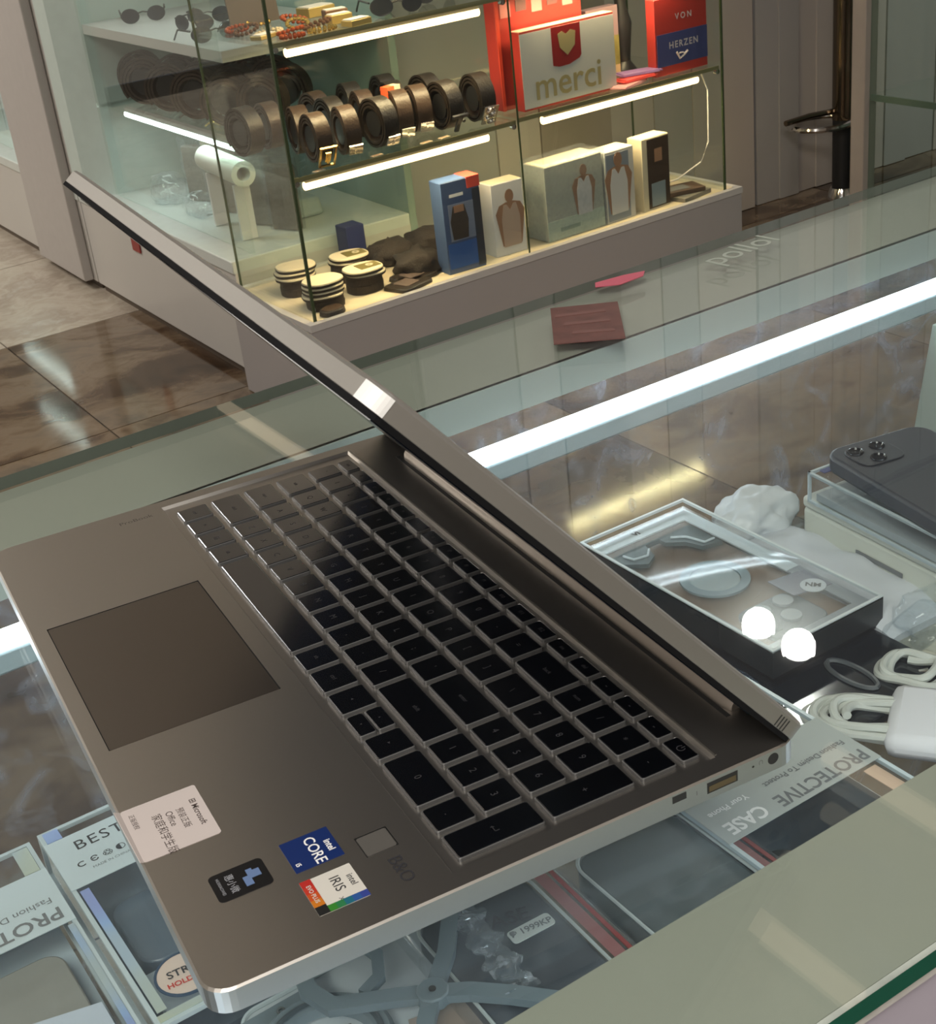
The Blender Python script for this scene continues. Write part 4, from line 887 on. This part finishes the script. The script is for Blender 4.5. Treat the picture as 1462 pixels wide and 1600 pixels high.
text('lettering', 'MADE IN CHINA', .0026, grey_ink, t, (.0435, .024, zl), (0, 0, R(90)))
MB().cyl((.138, .022, .0262), (.138, .022, .0268), .0125, 28).build('round_badge', mat('badge_peach', (.62, .50, .44), .4, 0, .1, 30), t)
MB().lathe([(.0125, .0262), (.0137, .0262), (.0137, .0270), (.0125, .0270)], 28, T=Matrix.Translation((.138, .022, 0))).build('badge_rim', mat('badge_navy', (.04, .07, .12), .4), t)
text('lettering', 'STRO', .0062, ink, t, (.1365, .022, .0271), (0, 0, R(85)), bold=.0001); text('lettering', 'HOLD', .0042, mat('badge_red_ink', (.5, .04, .03), .5), t, (.1425, .018, .0271), (0, 0, R(85)), bold=.0001)
# -- box at far left with PROTECTIVE label
t, W_, D_, h = clear_box('phone_case_box', 'clear case box with a pale label reading PROTECTIVE upside down, at the left edge', .077, -.116, .245, -.0345)
MB().box((.004, .004, .001), (.163, .077, .004)).build('tray', innr2, t)
MB().prism(rrect(.006, .010, .024, .070, .004), .004, .012).build('card_insert', mat('insert_rust', (.22, .12, .07), .4, 0, .4, 30), t)
MB().prism(rrect(.072, .008, .150, .070, .010), .004, .016).build('phone_case', mat('case_grey_taupe', (.30, .30, .28), .35), t, bevel=.001)
MB().box((.0255, .0, .0262), (.0700, .0815, .0266)).build('label', cool_card, t)
MB().box((.004, .0715, .0262), (.0250, .0790, .0266)).build('sheen_strip', sheen, t)
MB().box((.0725, .0765, .0262), (.164, .0795, .0266)).build('sheen_strip', sheen, t)
MB().prism([(.10, .004), (.162, .004), (.162, .074), (.118, .074)], .0168, .0172).build('pale_film', mat('milky_film', (.56, .62, .72), .35, 0, .1, 20), t)
text('lettering', 'PROTECTIVE CASE', .0125, grey_ink, t, (.0610, .0780, zl), (0, 0, R(-90)), align='LEFT', bold=.0002); text('lettering', 'Fashion Design', .0062, grey_ink, t, (.0500, .0765, zl), (0, 0, R(-90)), align='LEFT')
text('lettering', 'LX', .0110, mat('pale_ink', (.34, .38, .40), .5), t, (.0400, .054, zl), (0, 0, R(-90)), align='LEFT')
# more boxes of the same row, in front and hidden partly
# -- PROTECTIVE CASE box under the laptop's right end
t, W_, D_, h = clear_box('phone_case_box', 'clear case box reading PROTECTIVE CASE, sticking out under the laptop port side', .150, .226, .350, .326)
MB().box((.004, .004, .001), (.195, .096, .006)).build('tray', mat('tray_navy', (.03, .045, .06), .3), t)
MB().box((.110, .0, .0262), (.1535, .100, .0266)).build('label', mat('label_grey', (.40, .43, .42), .45, 0, .03, 15), t)
text('lettering', 'PROTECTIVE', .0118, grey_ink, t, (.1460, .0965, zl), (0, 0, R(-90)), align='LEFT', sx=.88, bold=.00025); text('lettering', 'CASE', .0118, white_ink, t, (.1455, .0300, zl), (0, 0, R(-90)), align='LEFT', sx=.88, bold=.0003)
text('lettering', 'Fashion Design To Protect', .0052, grey_ink, t, (.1330, .0950, zl), (0, 0, R(-90)), align='LEFT', sx=.95, bold=.0001); text('lettering', 'Your Phone', .0052, white_ink, t, (.1330, .0300, zl), (0, 0, R(-90)), align='LEFT', sx=.95, bold=.0001)
MB().cyl((.170, .018, .008), (.170, .018, .014), .012, 24).build('lens_ring', chrome, t); MB().box((.156, .085, .0262), (.196, .093, .0266)).build('peach_strip', mat('peach_strip', (.50, .36, .27), .4), t)
# -- magnetic case box (A) on the flat black pack
t = thing('black_flat_pack', 'flat glossy black pack lying under the windowed case box', 'pack', (.06, .285, SZ + .0005))
MB().prism(rrect(0, 0, .202, .150, .004), 0, .006).build('pack', mat('gloss_black_blue', (.010, .014, .022), .10, 0, .5, 120), t, bevel=.001)
MB().tube([(.165 + .018 * math.cos(a), .105 + .007 * math.sin(a), .0065) for a in [2 * math.pi * i / 20 for i in range(20)]], .0016, 6, closed=True).build('embossed_ring', mat('dark_grey_emboss', (.08, .09, .10), .3), t, True)
dm, dnt, db = nodes('glitter_dust'); dtc = dnt.nodes.new('ShaderNodeTexCoord'); dv = dnt.nodes.new('ShaderNodeTexVoronoi'); dv.inputs['Scale'].default_value = 900
dnt.links.new(dtc.outputs['Object'], dv.inputs['Vector']); dr = dnt.nodes.new('ShaderNodeValToRGB'); dr.color_ramp.elements[0].position = .0; dr.color_ramp.elements[0].color = (.35, .45, .60, 1); dr.color_ramp.elements[1].position = .45; dr.color_ramp.elements[1].color = (.02, .03, .05, 1)
dnt.links.new(dv.outputs['Distance'], dr.inputs[0]); dnt.links.new(dr.outputs[0], db.inputs['Base Color']); db.inputs['Roughness'].default_value = .25
MB().prism([(.125 + .040 * math.cos(a) * (1 + .2 * math.sin(3 * a)), .035 + .028 * math.sin(a)) for a in [2 * math.pi * i / 20 for i in range(20)]], .0061, .0064).build('glitter_patch', dm, t)
zA = SZ + .0075
t = thing('magnetic_case_box', 'windowed phone case box with a pale ring and camera cut-outs, right of the laptop lid', 'box', (.026, .352, zA))
W_, D_, h = .176, .088, .0205
MB().box((0, 0, 0), (W_, D_, .002)).build('base', black_gl, t)
q = MB(); q.box((W_ - .002, 0, .002), (W_, D_, h - .001)).box((0, 0, .002), (W_ - .002, .0015, h - .001)).build('side_wall', mat('box_black_wall', (.022, .026, .032), .25), t)
q = MB(); r = .0018
for a, b in (((0, 0, h - r), (W_, r, h)), ((0, D_ - r, h - r), (W_, D_, h)), ((0, r, h - r), (r, D_ - r, h)), ((W_ - r, r, h - r), (W_, D_ - r, h))): q.box(a, b)
q.build('rim', mat('box_a_rim', (.62, .68, .70), .3), t)
q = MB(); NX_, NY_ = 70, 12; vs = []
for i in range(NX_ + 1):
    for j in range(NY_ + 1):
        x = .001 + (W_ - .002) * i / NX_; y = .0016 + (D_ - .0026) * j / NY_
        vs.append((x, y, h - .0028 + .0026 * math.tanh((x - .064 - .42 * y - 2.2 * (y - .044) ** 2) / .0145)))
nn_ = len(vs); vs += [(x, y, z - .0003) for x, y, z in vs]
fs_ = [(i * (NY_ + 1) + j, (i + 1) * (NY_ + 1) + j, (i + 1) * (NY_ + 1) + j + 1, i * (NY_ + 1) + j + 1) for i in range(NX_) for j in range(NY_)]
q.add(vs, fs_ + [tuple(reversed([a + nn_ for a in f])) for f in fs_]).build('window', film_pl, t, smooth=True)
MB().box((.002, .002, .0021), (W_ - .003, D_ - .002, .0035)).build('backing', mat('backing_brown', (.20, .125, .08), .4, 0, .35, 14), t)
wf = mat('frame_print_pale', (.70, .78, .82), .4); zt_ = h - .0072
q = MB(); q.box((.002, .002, zt_), (.015, D_ - .002, zt_ + .001)).box((.015, D_ - .012, zt_), (.110, D_ - .002, zt_ + .001)).box((.015, .002, zt_), (.11, .006, zt_ + .001)); q.build('pale_frame', wf, t)
q = MB(); q.box((.163, .002, zt_), (W_ - .003, D_ - .002, zt_ + .001)).box((.11, D_ - .012, zt_), (.163, D_ - .002, zt_ + .001)).box((.11, .002, zt_), (.163, .009, zt_ + .001)); q.build('grey_frame', mat('frame_print_grey', (.30, .33, .36), .4), t)
dg = mat('armour_grey', (.09, .12, .13), .4)
q = MB(); z_ = .008
for P_ in ([(.018, .012), (.030, .012), (.040, .024), (.034, .034), (.020, .038), (.020, .050), (.018, .050)], [(.018, .050), (.026, .050), (.034, .060), (.046, .064), (.050, .078), (.018, .078)]): q.prism(P_, z_, z_ + .003)
q.build('armour_corner', dg, t)
MB().tube([(.022, .018, z_ + .0035), (.030, .020, z_ + .0035), (.032, .030, z_ + .0035), (.026, .036, z_ + .0035)], .0009, 6).build('armour_line', wf, t); MB().tube([(.024, .056, z_ + .0035), (.030, .064, z_ + .0035), (.044, .068, z_ + .0035), (.044, .076, z_ + .0035)], .0009, 6).build('armour_line', wf, t)
MB().lathe([(.016, z_), (.022, z_), (.022, z_ + .0015), (.016, z_ + .0015), (.016, z_)], 40, T=Matrix.Translation((.080, .044, 0))).build('magnet_ring', mat('ring_blue_grey', (.20, .29, .33), .35), t, True)
MB().cyl((.080, .044, z_ - .002), (.080, .044, z_ + .0006), .0155, 36).build('ring_disc', mat('ring_disc_pale', (.38, .46, .48), .4), t)
MB().prism([(.112, .058), (.134, .058), (.140, .084), (.116, .084)], z_ + .006, z_ + .0066).build('dark_tab', mat('tab_lilac_grey', (.24, .25, .30), .4), t)
MB().cyl((.134, .074, z_ + .0068), (.134, .074, z_ + .0072), .0078, 24).build('round_logo', mat('logo_pale', (.62, .66, .70), .4), t); text('logo_print', 'NM', .0062, grey_ink, t, (.134, .074, z_ + .0074), (0, 0, R(40)), bold=.0002)
MB().prism(rrect(.122, .020, .160, .064, .008), z_, z_ + .003).build('camera_panel', mat('camera_panel_dark', (.07, .09, .11), .3), t, bevel=.0008)
for x, y, r_ in ((.131, .052, .0062), (.131, .034, .0062), (.146, .044, .0062)): MB().cyl((x, y, z_ + .003), (x, y, z_ + .0048), r_, 20).build('lens_cutout', mat('lens_cut_grey', (.24, .28, .30), .3), t)
MB().box((.150, .020, z_ + .003), (.153, .030, z_ + .004)).build('flash_slot', dg, t)
text('lettering', 'VI', .0060, ink, t, (.0085, .040, zt_ + .0012), (0, 0, R(90)), bold=.0003)
# -- stack at the right: white box, clear box, dark phone
t = thing('white_box', 'long white box at the bottom of the stack under the dark phone', 'box', (.094, .484, SZ + .0005), R(-4))
MB().box((0, 0, 0), (.200, .080, .030)).build('carton', mat('carton_ivory', (.56, .58, .52), .45), t, bevel=.0025); MB().box((-.0005, -.0005, .030), (.2005, .0805, .038)).build('carton_lid', mat('carton_lid_ivory', (.62, .64, .58), .45), t, bevel=.0025)
MB().box((.05, -.0008, .016), (.09, -.0003, .019)).build('print_line', grey_ink, t)
t = thing('clear_box', 'clear plastic box between the white box and the dark phone', 'box', (.103, .479, SZ + .0390), R(-5)); 
MB().box((0, 0, 0), (.190, .080, .021)).build('clear_shell', clear_pl, t); MB().box((.004, .004, .001), (.186, .076, .006)).build('tray', mat('tray_silver_grey', (.34, .38, .40), .35), t)
q = MB()
for a, b in (((0, 0, .0195), (.190, .0018, .0215)), ((0, 0, .0195), (.0018, .080, .0215)), ((0, 0, 0), (.0018, .0018, .02)), ((0, 0, 0), (.190, .0016, .0016))): q.box(a, b)
q.build('rim', edge_c, t); MB().box((.004, .006, .0216), (.009, .030, .0220)).build('blue_print', blue_card, t)
t = thing('dark_phone', 'dark grey dummy phone with three camera rings, on top of the right stack', 'phone', (.106, .488, SZ + .0612), R(-11))
MB().prism(rrect(0, 0, .155, .076, .013, 7), 0, .0115).build('body', mat('phone_slate', (.045, .050, .065), .45, 0, .05, 60), t, bevel=.0022)
MB().prism(rrect(.008, .008, .036, .040, .008, 6), .0115, .0126).build('camera_plate', mat('phone_slate_dark', (.03, .034, .045), .4), t, bevel=.0004)
for x, y in ((.015, .031), (.015, .015), (.029, .022)):
    MB().lathe([(.0, .0), (.0036, .0), (.0044, .0010), (.0050, .0008), (.0052, 0)], 24, T=Matrix.Translation((x, y, .0127))).build('camera_ring', black_gl, t, True)
# -- crumpled white film and milky pouch
tag(blob('crumpled_film', mat('crumpled_white_film', (.60, .64, .68), .45, 0, .08, 40, bump=.25, bscale=60), None, .022, .030, .019, 21, .30, 4, 1.9, (.058, .474, SZ + .0120)), 'crumpled white film ball behind the windowed case box', 'plastic film')
o = MB(); N1, N2 = 22, 14; from mathutils import noise as nz
vs = []
for i in range(N1 + 1):
    for j in range(N2 + 1):
        x = -.072 + .144 * i / N1; y = -.026 + .052 * j / N2; e2 = (1 - (abs(x) / .074) ** 4) * (1 - (abs(y) / .028) ** 4)
        vs.append((x, y, .004 + .012 * max(e2, 0) ** .6 + .006 * nz.noise(Vector((x * 38, y * 38, 3))) * max(e2, 0)))
ft = [(i * (N2 + 1) + j, (i + 1) * (N2 + 1) + j, (i + 1) * (N2 + 1) + j + 1, i * (N2 + 1) + j + 1) for i in range(N1) for j in range(N2)]
k0 = len(vs); bt = [(v[0], v[1], 0) for v in vs]; fb = [tuple(reversed([a + k0 for a in f])) for f in ft]
bd = [i * (N2 + 1) for i in range(N1 + 1)] + [N1 * (N2 + 1) + j for j in range(1, N2 + 1)] + [i * (N2 + 1) + N2 for i in range(N1 - 1, -1, -1)] + [j for j in range(N2 - 1, 0, -1)]
fsd = [(bd[i], bd[i] + k0, bd[(i + 1) % len(bd)] + k0, bd[(i + 1) % len(bd)]) for i in range(len(bd))]
o.add(vs + bt, ft + fb + fsd, 0); tag(o.build('foam_pouch', pouch_m, smooth=True, loc=(.144, .4625, SZ + .0006), rot=(0, 0, R(-2))), 'flat milky foam pouch lying between the case box and the white box', 'pouch')
# -- blister pack with red triangle, translucent pack
t = thing('blister_pack', 'cream blister card with a red triangle at the right edge', 'blister pack', (.222, .420, SZ + .0008), R(10))
MB().box((-.012, -.004, 0), (.036, .060, .002)).build('card', mat('card_ivory', (.56, .55, .46), .5), t); MB().prism([(.020, .000), (.034, .006), (.022, .022)], .0021, .0026).build('red_triangle', mat('triangle_red', (.50, .05, .06), .45), t)
MB().prism(rrect(-.010, .006, .014, .055, .006), .002, .015, inset=.002).build('clear_blister', bag_pl, t, bevel=.002)
tag(blob('bubble_bag', bag_pl, None, .028, .030, .016, 31, .3, 4, 2.2, (.224, .470, SZ + .0096)), 'translucent plastic bag in front of the ivory stack, at the right edge', 'bag')
# -- cable coils
def coil(name, label, c, rx, ry, n, rz, r=.0026, z=0):
    t = thing(name, label, 'cable', (c[0], c[1], SZ + .0005), R(rz)); pts = []; N = 44
    for i in range(int(N * n)):
        a = 2 * math.pi * i / N; k = i / (N * n); f = 1 - .48 * k + .03 * math.sin(7 * a * .37)
        pts.append((rx * f * math.cos(a) * (1 + .0 * k), ry * f * math.sin(a) + .002 * math.sin(3 * a), .003 + r * (1.2 + 1.0 * math.sin(a * 1.37 + 1)) + k * .004))
    MB().tube(pts, r, 8).build('cable', cable_m, t, True); return t
t = coil('charging_cable', 'coiled white charging cable banded with white paper, at the right edge', (.2700, .3720), .047, .021, 6.6, 36, .0025)
MB().box((-.002, -.026, .0005), (.054, .028, .0150)).build('paper_band', paper, t, bevel=.006)
t = coil('charging_cable', 'smaller coil of white charging cable behind the paper-banded one', (.2460, .4170), .021, .019, 3.4, 20, .0024)
MB().cyl((-.004, -.002, .002), (.006, .006, .004), .003, 10).build('plug', chrome, t); MB().box((.006, .004, .001), (.014, .011, .007)).build('plug_grip', cable_m, t, bevel=.001)
# -- zip bags with cases
zr = mat('zip_red', (.28, .05, .05), .4)
def zipbag(label, x0, y0, x1, y1, rot, inner, name='zip_bag'):
    t = thing(name, label, 'bag', (x0, y0, SZ + .001), R(rot)); W_, D_ = x1 - x0, y1 - y0
    MB().box((0, 0, 0), (W_, D_, .0205)).build('clear_film', bag_pl, t, bevel=.003)
    MB().box((.002, D_ - .0065, .0212), (W_ - .002, D_ - .0045, .0219)).build('red_zip_line', zr, t); MB().box((.002, D_ - .014, .0212), (W_ - .002, D_ - .0080, .0214)).build('pink_zip_band', mat('zip_pink', (.30, .13, .13), .4), t)
    MB().prism(rrect(.006, .006, W_ - .006, D_ - .016, .012, 6), .003, .0195).build('phone_case', inner, t, bevel=.002)
    MB().tube([(x, y, .0205) for x, y in rrect(.006, .006, W_ - .006, D_ - .016, .012, 6)], .0009, 6, closed=True).build('case_rim', mat('case_rim_pale', (.45, .50, .50), .3), t, True)
    return t
zipbag('clear zip bag with a red line holding a smoky phone case, under the laptop side', .252, .160, .352, .243, 0, mat('case_smoky_grey', (.10, .125, .13), .3, 0, .15, 12))
t = zipbag('clear zip bag with a dark phone case marked CASE, beside the grey holders', .240, .080, .352, .161, -2, mat('case_ink_grey', (.065, .075, .09), .4, 0, .1, 12))
text('lettering', 'CASE', .0115, ink, t, (.030, .040, .0212), (0, 0, R(76)), bold=.0001)
MB().prism(rrect(.0385, .0370, .0465, .0590, .002), .0213, .0219).build('price_label', mat('label_soft_white', (.55, .60, .58), .5), t); text('lettering', '₱ 1999KP', .0050, grey_ink, t, (.0425, .0480, .0221), (0, 0, R(84)), bold=.0001)
# crinkled film strip
q = MB(); vs = []; N = 40
for i in range(N + 1):
    for j in range(5):
        x = .070 * i / N; y = .014 * (j / 4 - .5) * (1 + .25 * math.sin(i * .7)); vs.append((x, y + .001 * math.sin(i * 1.3), .0010 + .0016 * abs(nz.noise(Vector((i * .55, j * 1.3, 1)))) * 2))
n5 = len(vs); vs += [(x, y, z - .0008) for x, y, z in vs]
ft = [(i * 5 + j, (i + 1) * 5 + j, (i + 1) * 5 + j + 1, i * 5 + j + 1) for i in range(N) for j in range(4)]
q.add(vs, ft + [tuple(reversed([a + n5 for a in f])) for f in ft]); tag(q.build('crinkled_film', glass('crinkled_shiny_film', (.86, .9, .92), dust=.45, dustcol=(.7, .75, .8), dscale=160, thr=.42), loc=(.245, .1085, -.1015), rot=(0, 0, R(-6)), smooth=False), 'crinkled shiny film strip lying over the zip bag with the dark case', 'plastic film')
# -- pale plate box and grey holders
t = thing('pale_case_box', 'pale tray of clear plastic beneath the grey phone holders', 'box', (.236, .000, SZ + .0006))
MB().prism(rrect(0, 0, .090, .104, .010, 6), 0, .012).build('tray', mat('tray_pale_blue', (.50, .56, .60), .4, 0, .06, 12), t, bevel=.003)
MB().tube([(x, y, .0125) for x, y in rrect(.002, .002, .088, .102, .009, 6)], .0012, 6, closed=True).build('rim', edge_c, t, True)
MB().prism([(.050, .060), (.075, .050), (.088, .100), (.058, .098)], .0123, .0128).build('brown_print', mat('print_taupe', (.34, .28, .24), .5), t); MB().prism([(.028, .012), (.052, .008), (.062, .034), (.036, .040)], .0123, .0128).build('brown_print', mat('print_cocoa', (.16, .13, .115), .4, 0, .5, 60), t)
gh = mat('holder_slate_grey', (.16, .205, .23), .4, 0, .04, 40)
def bar(q, pts, w_, z0, z1):
    V = [Vector(p_) for p_ in pts]; Lf = []; Rt = []
    for i, p_ in enumerate(V):
        d0 = (p_ - V[i - 1]).normalized() if i else (V[1] - p_).normalized(); d1 = (V[i + 1] - p_).normalized() if i < len(V) - 1 else d0
        d = (d0 + d1).normalized(); nn = Vector((-d.y, d.x)) * w_ / 2 / max(.5, d.dot(d0)); Lf.append(p_ + nn); Rt.append(p_ - nn)
    n_ = len(V)
    for i in range(n_ - 1): q.add([(*Rt[i], z0), (*Rt[i + 1], z0), (*Lf[i + 1], z0), (*Lf[i], z0), (*Rt[i], z1), (*Rt[i + 1], z1), (*Lf[i + 1], z1), (*Lf[i], z1)], [(0, 3, 2, 1), (4, 5, 6, 7), (0, 1, 5, 4), (2, 3, 7, 6)] + ([(0, 4, 7, 3)] if i == 0 else []) + ([(1, 2, 6, 5)] if i == n_ - 2 else []), 0)
def rel(p, o_): return (p[0] - o_[0], p[1] - o_[1])
o_ = (.281, .024); t = thing('ring_holder', 'slate grey ring holder with a corner plate, bottom centre of the photo', 'phone holder', (o_[0], o_[1], -.1115))
MB().lathe([(.020, 0), (.0215, .004), (.0275, .006), (.0295, .004), (.0295, 0), (.020, 0)], 44).build('ring', gh, t, True)
MB().lathe([(.0225, .0062), (.0240, .0068), (.0252, .0062)], 44).build('ring_groove', mat('groove_slate', (.06, .08, .09), .4), t, True)
MB().prism([(-.035, -.026), (-.020, -.024), (-.022, .012), (-.036, .010)], 0, .003).build('corner_plate', gh, t, bevel=.0006); MB().lathe([(.0010, .003), (.0020, .003), (.0020, .0038), (.0010, .0038)], 14, T=Matrix.Translation((-.030, -.006, 0))).build('rivet', chrome, t)
o_ = (.291, .071); t = thing('spider_holder', 'slate grey four-armed holder with a drilled hub, bottom centre right', 'phone holder', (o_[0], o_[1], -.1035))
q = MB(); q.prism([(.008 * math.cos(a), .008 * math.sin(a)) for a in [2 * math.pi * i / 10 for i in range(10)]], 0, .0055, inset=.001); q.build('hub', gh, t, bevel=.0006); MB().cyl((0, 0, .0050), (0, 0, .0059), .0016, 14).build('hub_hole', groove, t)
arms = [[(.291, .071), (.275, .088), (.258, .101), (.249, .103)], [(.291, .071), (.300, .084), (.312, .096), (.328, .110)], [(.291, .071), (.283, .058), (.270, .034), (.256, .030), (.244, .033)], [(.291, .071), (.303, .060), (.318, .052), (.340, .045)]]
for A_ in arms:
    q = MB(); bar(q, [rel(p_, o_) for p_ in A_], .0075, .0005, .0046); q.build('arm', gh, t)
q = MB(); bar(q, [rel(p_, o_) for p_ in [(.244, .062), (.256, .064), (.268, .058), (.272, .048)]], .0052, .0003, .0038); q.build('arm', gh, t)
# -- painted reflections and pale lettering on the counter glass
t = thing('red_card_and_reflection', 'painted red reflection with pale marks on the far band of the counter', 'card', (0, 0, .0003))
MB().prism([(-.123, .448), (-.062, .406), (-.034, .446), (-.096, .489)], 0, .0006).build('card', mat('red_reflection_fill', (.13, .05, .042), .5, 0, .5, 70), t)  # reflection of something red, painted as a flat sheet on the glass
text('print', 'SALE 50%', .013, mat('pale_reflection_tone', (.18, .085, .075), .6), t, (-.079, .447, .0008), (0, 0, R(56))) if False else None
for k in range(3): MB().prism([(-.108 + k * .018, .440 + .002 - k * .006), (-.104 + k * .018, .438 - k * .006), (-.086 + k * .018, .470 - k * .010), (-.090 + k * .018, .472 - k * .010)], .0006, .0009).build('reflection_mark', mat('pale_reflection_tone', (.18, .085, .075), .6), t)
t = thing('band_lettering', 'faint pale lettering on the far band of the counter glass', 'lettering', (-.116, .628, .0003))  # thin pale letters laid flat on the glass
text('lettering', 'pollol', .034, mat('faint_letter', (.37, .41, .36), .6), t, (0, 0, 0), (0, 0, R(97)), ext=.0001)
tag(MB().prism([(-.012, -.020), (-.004, -.026), (.006, -.010), (.004, .014), (-.004, .022), (-.009, .006)], 0, .0005).build('pink_reflection', mat('pink_reflection', (.60, .10, .16), .4), loc=(-.131, .525, .0002)), 'small bright pink reflection painted at the far edge of the counter glass', 'sticker')  # reflected pink glow, painted as a flat patch on the glass
